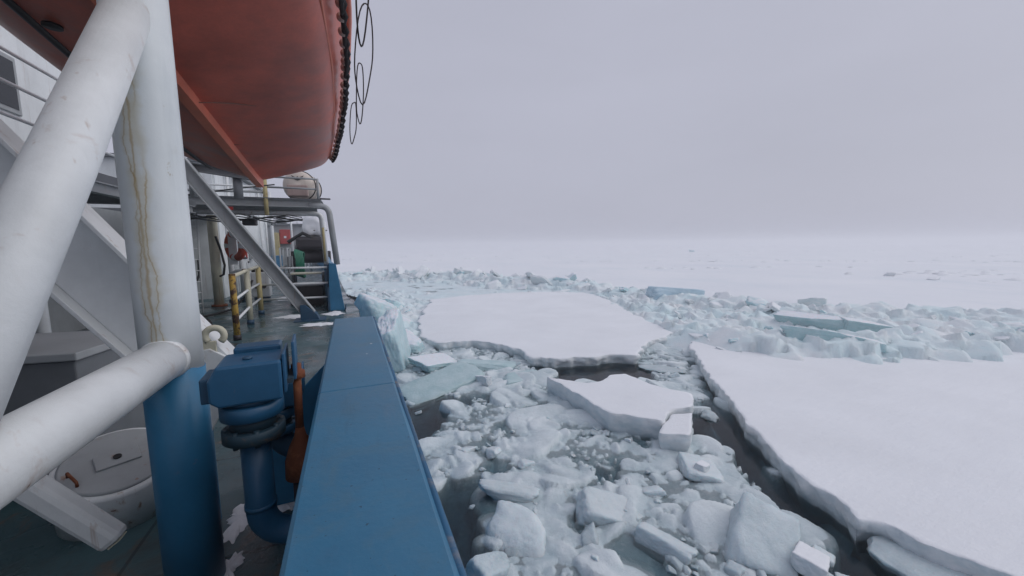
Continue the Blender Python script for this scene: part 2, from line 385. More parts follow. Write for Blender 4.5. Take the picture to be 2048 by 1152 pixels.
# the far snow field to the horizon (its near border runs along the pressure ridges)
border = [(-45,78),(-20,72),(-4,68),(4.4,68),(10,61),(16,53),(18.5,47),(21.5,42),(26,38),(26.5,32),(28.5,27),(31,23.5),(32.5,19.5),(33,15.5),(33,12),(34,9),(36,3),(40,-8),(45,-30)]
def grid_field():
    vs = []; fs = []
    n = len(border)
    rings = [0, 1.5, 4, 8, 14, 24, 40, 70, 130, 260, 600, 1500, 4000, 9000]
    # radial directions from a point inside the open water
    cpt = Vector((8, 14)); B = []
    pts = [Vector(p) for p in border]; dense = []
    for i in range(n-1):
        k = max(2, int((pts[i+1]-pts[i]).length/1.2))
        for j in range(k): dense.append(pts[i].lerp(pts[i+1], j/k))
    dense.append(pts[-1]); m_ = len(dense)
    for ri, d in enumerate(rings):
        for i, p in enumerate(dense):
            dr = (p-cpt).normalized(); q = p + dr*d
            q = q + Vector((mnoise.noise((p.x*.4, p.y*.4, 3)), mnoise.noise((p.x*.4, p.y*.4, 9))))*1.2*(1 if ri < 2 else 0)
            z = WATER + .28 + .16*mnoise.noise((q.x*.07, q.y*.07, 1)) + .10*mnoise.noise((q.x*.3, q.y*.3, 5)) if d < 800 else WATER+.28
            vs.append((q.x, q.y, z if ri else WATER-.25))
    for ri in range(len(rings)-1):
        for i in range(m_-1): fs.append((ri*m_+i, ri*m_+i+1, (ri+1)*m_+i+1, (ri+1)*m_+i))
    bb = MB(); bb.add(vs, fs, True); return bb.build('snow_field', MAT['field'])
struct(grid_field())

# ------------------------------------------------------------------ floes
def resample(poly, step):
    P = [Vector(p) for p in poly]; out_ = []
    for i in range(len(P)):
        a, b_ = P[i], P[(i+1) % len(P)]; k = max(1, int((b_-a).length/step))
        for j in range(k): out_.append(a.lerp(b_, j/k))
    return out_
def area(P): return sum(P[i].x*P[(i+1)%len(P)].y - P[(i+1)%len(P)].x*P[i].y for i in range(len(P)))
def floe(name, poly, top, label, cat='ice floe', mat=None, step=.14, amp=.12, seed=0, under=.5, slope=(0,0), lip=.07, group=None, rgh=1.):
    P = resample(poly, step)
    if area(P) < 0: P.reverse()
    for _ in range(2): P = [(P[i-1]+P[i]*2+P[(i+1)%len(P)])/4 for i in range(len(P))]
    n = len(P); nr = []
    for i in range(n):
        t_ = (P[(i+1)%n]-P[i-1]); nr.append(Vector((t_.y, -t_.x)).normalized())
    def nse(p, k, sc): return mnoise.noise((p.x*sc+seed*3.1, p.y*sc, k*7.7))
    rings = []
    cx = sum(p.x for p in P)/n; cy = sum(p.y for p in P)/n
    hgt = top-WATER
    spec = [(-lip*2.6-.04, 0, 0), (-lip, -.006, .3), (-.01, -lip*.7, .6), (.0, -hgt*.18, .9), (.01, -hgt*.34, 1.), (-.01, -hgt*.5, 1.), (-.03, -hgt*.66, 1.), (-.05, -hgt*.82, 1.), (-.06, -hgt-.04, .8), (-.2, -hgt-under*.9, .6)]
    for k, (ins, dz, jit) in enumerate(spec):
        ring = []
        for i, p in enumerate(P):
            d = amp*(nse(p, 0, .9) + .6*nse(p, 1, 2.7) + .25*nse(p, 2, 6) - .4*abs(nse(p, 12, 4.1))) + ins + rgh*jit*(.10*mnoise.noise((p.x*3.2+seed, p.y*3.2, dz*5)) + .07*mnoise.noise((p.x*8, p.y*8+seed, dz*11)) + .014*mnoise.noise((p.x*19, p.y*19, dz*23+seed)))
            q = p + nr[i]*d
            z = top + dz + (slope[0]*(q.x-cx) + slope[1]*(q.y-cy)) + rgh*jit*.04*nse(p, 20+k, 4)
            ring.append((q.x, q.y, z))
        rings.append(ring)
    r0 = [Vector(q) for q in rings[0]]
    for _ in range(20): r0 = [(r0[i-1]+r0[i]*2+r0[(i+1)%n])/4 for i in range(n)]
    rings[0] = [(q.x, q.y, top + slope[0]*(q.x-cx) + slope[1]*(q.y-cy)) for q in r0]
    bm = bmesh.new(); V = [[bm.verts.new(q) for q in ring] for ring in rings]
    for k in range(len(V)-1):
        for i in range(n):
            fc = bm.faces.new((V[k][i], V[k+1][i], V[k+1][(i+1)%n], V[k][(i+1)%n])); fc.smooth = True
    topf = bm.faces.new(V[0]); 
    bot = bm.faces.new(list(reversed(V[-1])))
    bmesh.ops.triangulate(bm, faces=[topf, bot])
    bmesh.ops.recalc_face_normals(bm, faces=bm.faces)
    me = bpy.data.meshes.new(name); bm.to_mesh(me); bm.free(); me.materials.append(mat or MAT['snow'])
    o = bpy.data.objects.new(name, me); COL.objects.link(o)
    return tag(o, label, cat, group)

A = [(14.51,13.09),(12.91,11.06),(11.51,9.37),(10.85,8.39),(10.01,7.31),(9.41,6.43),(8.94,5.72),(8.6,5.15),(8.23,4.6),(8.17,4.23),(8.19,4.05),(8.0,3.62),(7.8,3.37),(8.14,3.19),(8.11,2.92),(8.19,2.65),(8.27,2.4),(8.35,2.02),(8.6,1.2),(9.3,-1.5),(11,-5),(20,-9),(38,-9),(38,-2),(36,4.5),(30,7.5),(25,9.5),(21,11),(18.5,12.2),(16.5,13.2),(15.2,13.6)]
floe('ice_floe', A, WATER+.45, 'large flat snow-covered floe with a broken edge along the dark lead', amp=.10, seed=1, lip=.025, step=.07, rgh=.75)
Cc = [(6.48,34.24),(10,35.58),(13.74,35.91),(18.37,35.01),(22.25,32.6),(19.82,25.46),(17.11,18.94),(16.05,15.38),(13.4,14.43),(12.37,13.87),(11.28,12.77),(10.61,13.21),(9.25,13.49),(7.75,13.85),(6.78,14.77),(7.0,16.2),(6.12,17.44),(5.36,18.33),(3.89,18.56),(3.23,20.5),(3.79,24.8)]
floe('ice_floe', Cc, WATER+.42, 'wide white floe in the middle, between the ship and the pressure ridge', amp=.22, seed=2, step=.12, lip=.04)
Bq = [(6.15,11.64),(6.61,11.1),(7.15,10.54),(7.78,10.58),(8.36,10.88),(8.89,10.76),(8.99,9.62),(9.33,8.88),(9.55,8.42),(8.75,7.68),(8.1,7.84),(7.33,7.35),(6.95,7.7),(6.37,8.4),(6.3,9.15),(6.28,10.23)]
floe('ice_floe', Bq, WATER+.58, 'thick wedge-shaped floe drifting alone in the brash, front edge stepped', amp=.07, seed=3, step=.06, lip=.015, rgh=.4)
B2 = [(8.02,7.72),(8.62,7.55),(7.53,6.57),(6.9,7.02),(7.22,7.25)]
floe('ice_block', B2, WATER+.5, 'squared white block broken off the near corner of the wedge floe', 'ice block', amp=.03, seed=4, step=.05, lip=.012, rgh=.3)
LD = [(8.02,3.30),(8.38,3.10),(8.44,2.84),(8.55,2.4),(8.6,1.7),(8.3,1.2),(7.75,1.6),(7.62,2.2),(7.58,2.7),(7.7,3.05)]
floe('ice_ledge', LD, WATER+.2, 'low grey wet ledge below the big floe, bottom right corner', 'ice ledge', mat=MAT['chunkgrey'], amp=.1, seed=5, step=.1, lip=.05)
floe('ice_pan', [(11.0,12.6),(11.7,12.35),(12.5,11.5),(12.2,11.0),(11.4,11.3),(10.9,12.0)], WATER+.1, 'thin wet ice pan floating in the lead behind the wedge floe', 'ice pan', mat=MAT['chunkgrey'], amp=.08, seed=6, step=.1, lip=.04)

# ------------------------------------------------------------------ height fields of brash and rubble
def fbm(X, Y, base, octs, seed):
    """value noise on a lattice, numpy"""
    g = np.random.default_rng(seed); tot = np.zeros_like(X); amp_ = 1; norm = 0
    for o_ in range(octs):
        T = g.random((97, 97)); fx = X*base*2**o_ + 13.7*o_; fy = Y*base*2**o_ + 5.1*o_
        ix = np.floor(fx).astype(int); iy = np.floor(fy).astype(int); tx = fx-ix; ty = fy-iy
        tx = tx*tx*(3-2*tx); ty = ty*ty*(3-2*ty); ix %= 96; iy %= 96
        v = (T[ix,iy]*(1-tx)+T[ix+1,iy]*tx)*(1-ty) + (T[ix,iy+1]*(1-tx)+T[ix+1,iy+1]*tx)*ty
        tot += amp_*v; norm += amp_; amp_ *= .5
    return tot/norm
def inpoly(X, Y, poly):
    ins = np.zeros(X.shape, bool); n = len(poly)
    for i in range(n):
        x0,y0 = poly[i]; x1,y1 = poly[(i+1)%n]
        if y0 == y1: continue
        cond = ((y0 > Y) != (y1 > Y)) & (X < (x1-x0)*(Y-y0)/(y1-y0)+x0); ins ^= cond
    return ins
def segdist(X, Y, line, closed=False):
    D = np.full(X.shape, 1e9); n = len(line)
    for i in range(n if closed else n-1):
        x0,y0 = line[i]; x1,y1 = line[(i+1)%n]; dx, dy = x1-x0, y1-y0
        t_ = np.clip(((X-x0)*dx+(Y-y0)*dy)/(dx*dx+dy*dy+1e-9), 0, 1); D = np.minimum(D, np.hypot(X-x0-t_*dx, Y-y0-t_*dy))
    return D
def stamp(H_, x0, y0, st, x, y, a, b_, ang, top, tx, ty, p, soft):
    rad = max(a, b_)*1.25; i0 = max(0, int((x-rad-x0)/st)); i1 = min(H_.shape[0], int((x+rad-x0)/st)+2); j0 = max(0, int((y-rad-y0)/st)); j1 = min(H_.shape[1], int((y+rad-y0)/st)+2)
    if i1 <= i0 or j1 <= j0: return
    gx = x0+np.arange(i0, i1)*st-x; gy = y0+np.arange(j0, j1)*st-y; GX, GY = np.meshgrid(gx, gy, indexing='ij')
    c_, s_ = math.cos(ang), math.sin(ang); uu = (GX*c_+GY*s_)/a; vv = (-GX*s_+GY*c_)/b_
    s2 = (np.abs(uu)**p+np.abs(vv)**p)**(1/p)
    h = top + tx*uu + ty*vv - soft*np.clip(s2-.55, 0, None)**2
    h = np.where(s2 > 1, h-(s2-1)*3.0, h)
    H_[i0:i1, j0:j1] = np.maximum(H_[i0:i1, j0:j1], h)
def field_mesh(name, H_, x0, y0, st, keep, mat, label, cat):
    nx, ny = H_.shape
    idx = -np.ones(H_.shape, int)
    kf = keep[:-1,:-1] & keep[1:,:-1] & keep[:-1,1:] & keep[1:,1:]
    used = np.zeros(H_.shape, bool); used[:-1,:-1] |= kf; used[1:,:-1] |= kf; used[:-1,1:] |= kf; used[1:,1:] |= kf
    idx[used] = np.arange(used.sum()); I, J = np.nonzero(used)
    co = np.stack([x0+I*st, y0+J*st, H_[I, J]], 1)
    fi, fj = np.nonzero(kf)
    quads = np.stack([idx[fi,fj], idx[fi+1,fj], idx[fi+1,fj+1], idx[fi,fj+1]], 1)
    me = bpy.data.meshes.new(name); me.vertices.add(len(co)); me.vertices.foreach_set('co', co.ravel())
    me.loops.add(quads.size); me.loops.foreach_set('vertex_index', quads.ravel().astype(np.int32))
    me.polygons.add(len(quads)); me.polygons.foreach_set('loop_start', np.arange(len(quads), dtype=np.int32)*4)
    me.polygons.foreach_set('use_smooth', np.ones(len(quads), bool)); me.update(calc_edges=True)
    me.materials.append(mat); o = bpy.data.objects.new(name, me); COL.objects.link(o)
    return tag(o, label, cat, kind='stuff')

LEADS = [[(12.02,13.42),(13.9,12.64),(12.6,11.0),(11.3,9.2),(10.1,8.2),(8.6,6.4),(7.95,5.2),(7.6,4.4),(7.3,3.6),(7.0,2.9),(6.9,2.0),(8.2,2.0),(8.1,3.27),(8.39,4.21),(9.42,5.88),(11.3,8.63),(14.3,12.7)],
         [(1.3,12.2),(2.6,12.5),(4.1,12.7),(2.7,11.3),(1.7,10.0),(.9,9.6)],
         [(.3,8.0),(1.6,8.05),(2.35,7.6),(2.2,6.9),(1.8,6.1),(1.6,5.4),(1.3,4.6),(.3,4.5)],
         [(6.9,15.2),(9.3,13.9),(11.6,13.2),(10.6,11.2),(9.6,11.6),(8.2,11.3),(7.2,12.0)],
         [(9.2,8.6),(9.8,8.2),(9.3,7.2),(8.6,6.8),(8.5,7.3)]]
def near_brash():
    st = .042; x0, y0, x1, y1 = .25, -1.0, 15.0, 21.0
    X, Y = np.meshgrid(np.arange(x0, x1, st), np.arange(y0, y1, st), indexing='ij')
    lead = np.zeros(X.shape, bool); ld = np.full(X.shape, 1e9)
    for L in LEADS:
        ins = inpoly(X, Y, L); d = segdist(X, Y, L, True); ld = np.minimum(ld, np.where(ins, -d, d))
    open_ = np.clip(.5 - ld/.5 + (fbm(X, Y, .8, 4, 3)-.5)*1.6, 0, 1)
    patch = fbm(X, Y, .35, 4, 21)
    base = -.018 + .13*(fbm(X, Y, .9, 5, 5)-.5) + .12*(patch-.5)
    gap = np.clip((fbm(X, Y, .75, 4, 8)-.60)*6, 0, 1)           # small dark pools between lumps
    H_ = base - .55*open_ - .22*gap
    H0 = H_.copy(); g = random.Random(5)
    def dens(x, y):
        i = int((x-x0)/st); j = int((y-y0)/st)
        return 1-open_[i, j] if 0 <= i < X.shape[0] and 0 <= j < X.shape[1] else 0
    for (cnt, amin, amax, tmin, tmax, pw) in ((300, .4, 1.1, -.04, .03, 1.3), (650, .22, .6, -.03, .06, 1.2), (1300, .10, .24, -.02, .075, 1), (9000, .045, .10, .0, .055, 1)):
        for _ in range(cnt):
            x = g.uniform(x0, x1); y = g.uniform(y0, y1); dn = dens(x, y)
            if g.random() > dn**pw*.95+.03: continue
            a = amin*(amax/amin)**g.random()
            if H0[int((x-x0)/st), int((y-y0)/st)] < (-.14 if a < .2 else -.2): continue
            stamp(H_, x0, y0, st, x, y, a, a*g.uniform(.5, 1), g.uniform(0, 6.28), g.uniform(tmin, tmax)*(1 if dn > .5 else .4), g.uniform(-.09, .09)*a/.3, g.uniform(-.09, .09)*a/.3, g.uniform(2, 4), g.uniform(.15, .5)*min(1, a*3))
    H_ += .05*(fbm(X, Y, 3.0, 4, 33)-.5)*np.clip(H_*8+.6, .2, 1)
    keep = H_ > -1.2
    field_mesh('brash_ice', WATER+np.clip(H_, -.7, None), x0, y0, st, keep, MAT['slush'], 'grey slush and broken brash ice churned up alongside the hull', 'brash ice')
near_brash()

RIDGE1 = [(-14,68),(-.93,63),(4.4,64),(10.3,57),(16,50.5),(17.5,45),(20.5,40.0),(25.2,36)]
RIDGE2 = [(22.6,35),(23.8,30),(24.5,25.5),(25.5,21.5),(26.5,17.5),(26.5,13.8),(26.5,11),(27.5,9),(29.5,7.3),(33,5),(37,2)]
RIDGE3 = [(15.0,13.6),(16.6,12.2),(18.4,10.9),(20.2,9.7),(22.5,8.8),(25.5,7.8),(29,6.6),(33,5)]
RIDGE4 = [(17.5,16.5),(20,15.5),(22.5,13.5),(25,12),(20.5,19.5),(22,26)]
RIDGE5 = [(25,16.5),(27.5,14),(30,12),(32.5,10),(35,8),(37,6),(39,3)]
NEARR = [(.9,19.0),(1.6,24),(2.2,30),(2.0,38),(2,46)]
def ridge_field():
    st = .13; x0, y0, x1, y1 = -16, 2.0, 40, 74.0
    X, Y = np.meshgrid(np.arange(x0, x1, st), np.arange(y0, y1, st), indexing='ij')
    d1 = segdist(X, Y, RIDGE1); d2 = segdist(X, Y, RIDGE2); d3 = segdist(X, Y, NEARR); d4 = segdist(X, Y, RIDGE3); d5 = np.minimum(segdist(X, Y, RIDGE4), segdist(X, Y, RIDGE5))
    n1 = fbm(X, Y, .25, 5, 41)
    heap = .75*np.exp(-(d1/2.2)**2)*(.4+1.1*n1) + .55*np.exp(-(d2/3.2)**2)*(.3+1.3*n1) + .25*np.exp(-(d3/2.5)**2) + .75*np.exp(-(d4/1.3)**2)*(.5+.9*n1) + .5*np.exp(-(d5/2.5)**2)*(.3+n1)
    H_ = .05 + .25*(fbm(X, Y, .55, 5, 42)-.5) + heap*.6
    g = random.Random(9)
    def along(line):
        k = g.randrange(len(line)-1); t_ = g.random(); return line[k][0]+(line[k+1][0]-line[k][0])*t_, line[k][1]+(line[k+1][1]-line[k][1])*t_
    for (line, cnt, sd_, amin, amax, up) in ((RIDGE1, 900, 1.9, .25, 1.2, 1.15), (RIDGE2, 2600, 2.8, .16, .9, .9), (NEARR, 700, 2.2, .15, .7, .35), (RIDGE3, 900, .85, .16, .7, .95), (RIDGE4, 900, 1.8, .15, .7, .65), (RIDGE5, 1100, 1.9, .2, .95, 1.05)):
        for _ in range(cnt):
            x, y = along(line); x += g.gauss(0, sd_); y += g.gauss(0, sd_*.7)
            dd = min(segdist(np.array([[x]]), np.array([[y]]), line)[0,0], 9); hh = up*math.exp(-(dd/2.4)**2)
            a = amin*(amax/amin)**g.random()
            stamp(H_, x0, y0, st, x, y, a, a*g.uniform(.5, 1), g.uniform(0, 6.28), .05+hh*g.uniform(.3, 1.15), g.uniform(-.3, .3)*min(1, a/.5), g.uniform(-.3, .3)*min(1, a/.5), g.uniform(2.5, 6), .3*min(1, a*2))
    near = (X < 14.5) & (Y < 20.5) & (X > .3)
    edge = np.hypot(np.clip(X-14.5, 0, None), np.clip(Y-20.5, 0, None)); H_ = np.minimum(H_, -.02+edge*.55)
    # stay outboard of the hull and off the open floe tops
    keep = inpoly(X, Y, [(-13,72)]+[(x_+1.5, y_+1.5) for x_, y_ in border[2:-1]]+[(40,2),(14,2),(.4,14),(.4,40),(-2,50)]) & ~near & (X > .4-np.clip(Y-14,0,99)*.1)
    for pl in (A, Cc):
        ins = inpoly(X, Y, pl); dd = segdist(X, Y, pl, True); H_ = np.where(ins, np.minimum(H_, np.where(Y > 19, .66-.42*dd+.5*(fbm(X, Y, .9, 4, 77)-.5), .36-.25*np.clip(dd-.9, 0, 3))), H_) if pl is Cc else np.where(ins, H_-.9*np.clip(segdist(X, Y, RIDGE3)-2.2, 0, 3), H_)
    field_mesh('ridge_rubble', WATER+np.clip(H_, -.7, None), x0, y0, st, keep, MAT['rubble'], 'snowy rubble of the pressure ridges around the middle floe', 'ice rubble')
ridge_field()

# ------------------------------------------------------------------ separate blocks of ice
def poly_chunk(name, seed, dims, nplanes=9, p=14, sub=3, nse=.04, box=False):
    g = random.Random(seed); pl = []
    if box:
        for ax in range(3):
            for sg in (-1, 1):
                v = [g.gauss(0, .09) for _ in range(3)]; v[ax] = sg; pl.append((Vector(v).normalized(), g.uniform(.85, 1)))
        for _ in range(3): pl.append((Vector([g.choice((-1, 1))*g.uniform(.4, 1) for _ in range(3)]).normalized(), g.uniform(1.05, 1.35)))
    else:
        for _ in range(nplanes): pl.append((Vector([g.gauss(0, 1) for _ in range(3)]).normalized(), g.uniform(.62, 1)))
        pl += [(Vector((0,0,1)), .9), (Vector((0,0,-1)), .9), (Vector((1,0,0)), 1), (Vector((-1,0,0)), 1), (Vector((0,1,0)), 1), (Vector((0,-1,0)), 1)]
    bm = bmesh.new(); bmesh.ops.create_icosphere(bm, subdivisions=sub+1, radius=1)
    for v in bm.verts:
        d = v.co.normalized(); sm = sum(max(0, n_.dot(d)/h)**p for n_, h in pl); rr = sm**(-1/p) if sm > 0 else 1
        q = d*rr; q = q*(1 + nse*(mnoise.noise(q*2.2+Vector((seed*1.7, 0, 0))) + .5*mnoise.noise(q*6+Vector((seed, 3, 1))) + .3*mnoise.noise(q*14+Vector((seed, 5, 1))) + .22*mnoise.noise(q*31+Vector((seed, 7, 1)))))
        v.co = Vector((q.x*dims[0], q.y*dims[1], q.z*dims[2]))
    for fc in bm.faces: fc.smooth = True
    me = bpy.data.meshes.new(name); bm.to_mesh(me); bm.free(); return me
def place(me, name, loc, rot, sc, mat, label, cat, group=None):
    o = bpy.data.objects.new(name, me); COL.objects.link(o); o.location = loc; o.rotation_euler = [R(a) for a in rot]; o.scale = sc if hasattr(sc, '__len__') else (sc,)*3
    if not me.materials: me.materials.append(mat)
    o.material_slots[0].link = 'OBJECT'; o.material_slots[0].material = mat
    return tag(o, label, cat, group)
def uniq(seed, dims, loc, rot, mat, name, label, cat='ice block', box=True, p=24, nse=.055, npl=9, sub=4):
    return place(poly_chunk(name, seed, dims, npl, p, sub, nse, box), name, loc, rot, 1, MAT[mat], label, cat)
# the pieces one can pick out
uniq(1, (.5,1.0,1.25), (1.5,17.0,WATER+.85), (8,-10,-14), 'aqua', 'ice_plate', 'upended pale turquoise slab wedged against the ship side beyond the blue rail', 'ice slab')
uniq(2, (1.1,1.4,1.35), (.85,21.8,WATER+1.2), (6,24,25), 'aqua', 'ice_block', 'rounded turquoise block heaped behind the upended slab beside the ship', box=False, p=12, nse=.07)
uniq(3, (1.6,.8,.16), (2.9,13.7,WATER+.14), (12,-6,24), 'greenice', 'ice_plate', 'flat greenish slab awash beside the ship, behind the dark pool', 'ice slab', p=14)
uniq(4, (.42,.13,.2), (4.35,13.2,WATER+.16), (0,14,108), 'snow', 'ice_block', 'small white oblong block near the tip of the greenish slab')
uniq(5, (2.6,.5,.55), (25.6,24.6,WATER+.95), (0,3,-10), 'blueice', 'ice_plate', 'long pale blue slab standing on the ridge, its top flat', 'ice slab')
uniq(6, (.64,.50,.32), (6.25,3.95,WATER+.05), (14,-20,35), 'chunkgrey', 'ice_plate', 'big tilted grey-white slab in the brash, bottom right of centre', 'ice slab', p=16, nse=.05)
uniq(7, (.30,.24,.15), (6.48,3.32,WATER+.16), (10,12,20), 'snow', 'ice_block', 'clean white cube-like block beside the tilted slab near the big floe')
uniq(8, (.36,.30,.3), (1.82,5.35,WATER+.02), (5,8,20), 'chunkgrey', 'ice_chunk', 'rounded grey chunk right beside the blue rail at the bottom', 'ice chunk', box=False, p=9, nse=.08)
uniq(9, (.66,.78,.34), (2.55,5.7,WATER-.09), (6,-6,50), 'chunk', 'ice_chunk', 'broad dome-shaped chunk floating next to the dark water by the hull', 'ice chunk', box=False, p=6, nse=.09)
uniq(10, (.85,.28,.2), (2.9,6.95,WATER+.05), (0,8,-28), 'chunk', 'ice_chunk', 'long smooth white chunk lying above the dome-shaped chunk', 'ice chunk', box=False, p=6, nse=.08)
uniq(11, (.6,.42,.26), (4.35,5.7,WATER-.02), (12,20,-20), 'chunk', 'ice_plate', 'pale sloping slab beside the green submerged ice, low centre', 'ice slab', p=16)
uniq(12, (.22,.5,.2), (4.75,4.6,WATER+.0), (0,20,28), 'chunk', 'ice_plate', 'narrow pale slab at the bottom, left of the tilted grey slab', 'ice slab', p=16)
uniq(13, (1.9,.7,.3), (19.7,10.0,WATER+.86), (-16,4,-50), 'teal', 'ice_plate', 'teal-edged slab lying tilted at the front of the right ridge', 'ice slab', p=18)
uniq(14, (1.7,.5,.45), (23.0,12.6,WATER+.85), (10,2,-60), 'teal', 'ice_plate', 'dark teal slab wall in the middle of the right ridge', 'ice slab')
uniq(15, (1.0,.45,.4), (24.2,10.9,WATER+.8), (0,10,-40), 'teal', 'ice_block', 'shorter teal block just right of the dark teal slab wall')
uniq(16, (.5,.4,.16), (7.15,6.0,WATER+.02), (5,5,60), 'chunk', 'ice_plate', 'low wet slab floating below the squared white block', 'ice slab', p=16)
uniq(17, (.16,.13,.11), (7.05,5.85,WATER+.2), (5,5,15), 'snow', 'ice_block', 'tiny white block sitting on the low wet slab', p=16)
uniq(18, (1.2,.9,.8), (32.6,18.0,WATER+.3), (0,8,20), 'snowaqua', 'ice_block', 'single pale aqua block on the far side of the right ridge', box=False)
uniq(31, (1.1,.7,.2), (3.2,16.4,WATER+.1), (6,8,30), 'aqua', 'ice_plate', 'pale aqua slab lying flat right of the upended slab', 'ice slab', p=14)
uniq(32, (1.3,.5,.2), (5.2,15.2,WATER+.06), (-5,6,-20), 'greenice', 'ice_plate', 'glassy aqua slab awash below the near edge of the middle floe', 'ice slab', p=12)
uniq(33, (.9,.8,.45), (2.6,19.4,WATER+.22), (14,-12,60), 'aqua', 'ice_block', 'lumpy aqua block between the upended slab and the middle floe', box=False, p=12, nse=.08)
uniq(34, (1.2,.6,.35), (2.4,25.5,WATER+.25), (10,12,-30), 'aqua', 'ice_plate', 'tilted aqua slab at the left tip of the middle floe', 'ice slab')
uniq(35, (1.4,.8,.5), (3.0,32,WATER+.35), (0,18,40), 'aqua', 'ice_block', 'pale aqua block farther along the ship, before the distant ridge', box=False, p=12, nse=.08)
uniq(36, (.9,.4,.14), (6.0,13.2,WATER+.03), (3,4,10), 'greenice', 'ice_plate', 'thin green slab awash between the white oblong block and the wedge floe', 'ice slab', p=12)
uniq(19, (3.0,1.6,1.2), (185,168,WATER+.9), (0,0,30), 'aqua', 'ice_hummock', 'faint aqua hummock on the far snow field near the horizon', 'hummock', box=False, p=10)
uniq(20, (1.1,.6,.5), (73,30.5,WATER+.4), (0,0,30), 'snow', 'ice_hummock', 'small grey hummock out on the snow field, far right', 'hummock', box=False, p=10)
uniq(21, (1.0,.6,.4), (69,24.5,WATER+.35), (0,0,10), 'snow', 'ice_hummock', 'lower hummock nearest the right edge of the snow field', 'hummock', box=False, p=10)

def far_rubble():
    g = random.Random(31); bb = MB()
    lines = [((60,95),(130,60),26),((95,70),(150,38),34),((40,130),(170,110),30),((75,33),(120,18),30),((55,60),(90,45),18),((120,190),(300,120),40),((10,120),(60,150),26),((90,30),(70,18),22),((160,60),(260,50),36),((-10,150),(90,240),36)]
    for (a_, b_, n_) in lines:
        for _ in range(int(n_*1.2)):
            f_ = g.random(); x = a_[0]+(b_[0]-a_[0])*f_+g.gauss(0, 2.5); y = a_[1]+(b_[1]-a_[1])*f_+g.gauss(0, 2.5)
            sx = .25+.9*g.random()**2; sz = sx*g.uniform(.12, .35); ang = g.uniform(0, 6.28); vs_ = []; fs_ = []
            for i, (rr_, zz) in enumerate(((1.25,-.3),(.95,.45),(.45,1.0))):
                for k in range(7):
                    aa = ang+k*6.283/7; q = rr_*g.uniform(.7, 1.2); vs_.append((x+sx*q*math.cos(aa), y+sx*.8*q*math.sin(aa), WATER+.28+sz*zz*g.uniform(.75, 1.15)))
            for i in range(2):
                for k in range(7): fs_.append((i*7+k, i*7+(k+1)%7, i*7+7+(k+1)%7, i*7+7+k))
            fs_.append(tuple(14+k for k in range(7))); bb.add(vs_, fs_, True)
    o = bb.build('far_rubble', MAT['farsnow']); tag(o, 'faint low rubble scattered over the distant snow field', 'ice rubble', kind='stuff')
far_rubble()
CH = [poly_chunk('ice_chunk', 100+k, (1, g_, h_), 8, 14+3*(k % 4), 3, .085, k % 3 == 0) for k, (g_, h_) in enumerate(((.8,.5),(.6,.4),(.9,.6),(.7,.35),(.5,.4),(.85,.45),(.65,.55),(.75,.3),(.9,.4),(.55,.5)))]
for me in CH: me.materials.append(MAT['chunk'])
g = random.Random(77); cnt = 0; tries = 0; placed = []
def in1(x, y, pl): return bool(inpoly(np.array([x]), np.array([y]), pl)[0])
while cnt < 230 and tries < 9000:
    tries += 1
    # denser close to the ship, where pieces show largest
    y = g.uniform(1.5, 17); x = g.uniform(.9, 3+ y*1.0) if y > 4 else g.uniform(.9, 8)
    if any(in1(x, y, pl) for pl in (A, Bq, B2, Cc, LD)): continue
    if any(in1(x, y, pl) for pl in LEADS) and g.random() < .93: continue
    sz = .06*(4.6**(g.random()**2.2))
    if any((x-a_)**2+(y-b_)**2 < (sz*.8+c_)**2*.6 for a_, b_, c_ in placed): continue
    placed.append((x, y, sz))
    dl = float(segdist(np.array([[x]]), np.array([[y]]), A, True)[0,0]); db = float(segdist(np.array([[x]]), np.array([[y]]), Bq, True)[0,0]); dc = float(segdist(np.array([[x]]), np.array([[y]]), Cc, True)[0,0])
    zl, zg = (('one of the loose chunks crowded in the slush right beside the hull', 'loose chunks beside the hull') if x < 2.6 else ('one of the small chunks adrift in the dark lead along the big right floe', 'chunks in the lead') if dl < 1.3
        else ('one of the small chunks washed up around the wedge-shaped floe', 'chunks around the wedge floe') if db < 1.0 else ('one of the small chunks floating just off the near edge of the middle floe', 'chunks off the middle floe') if dc < 2.5
        else ('one of the loose chunks in the open brash below the wedge floe', 'chunks in the open brash') if y < 8 else ('one of the loose chunks in the brash between hull and wedge floe', 'chunks between hull and wedge floe'))
    place(CH[g.randrange(10)], 'brash_chunk', (x, y, WATER+.015+sz*g.uniform(-.22, .12)), (g.uniform(-18,18), g.uniform(-18,18), g.uniform(0,360)), sz*g.uniform(.85,1.15),
          MAT['chunk'] if g.random() < .65 else MAT['chunkgrey'], zl, 'ice chunk', zg)
    cnt += 1
def along(line):
    k = g.randrange(len(line)-1); t_ = g.random(); return line[k][0]+(line[k+1][0]-line[k][0])*t_, line[k][1]+(line[k+1][1]-line[k][1])*t_
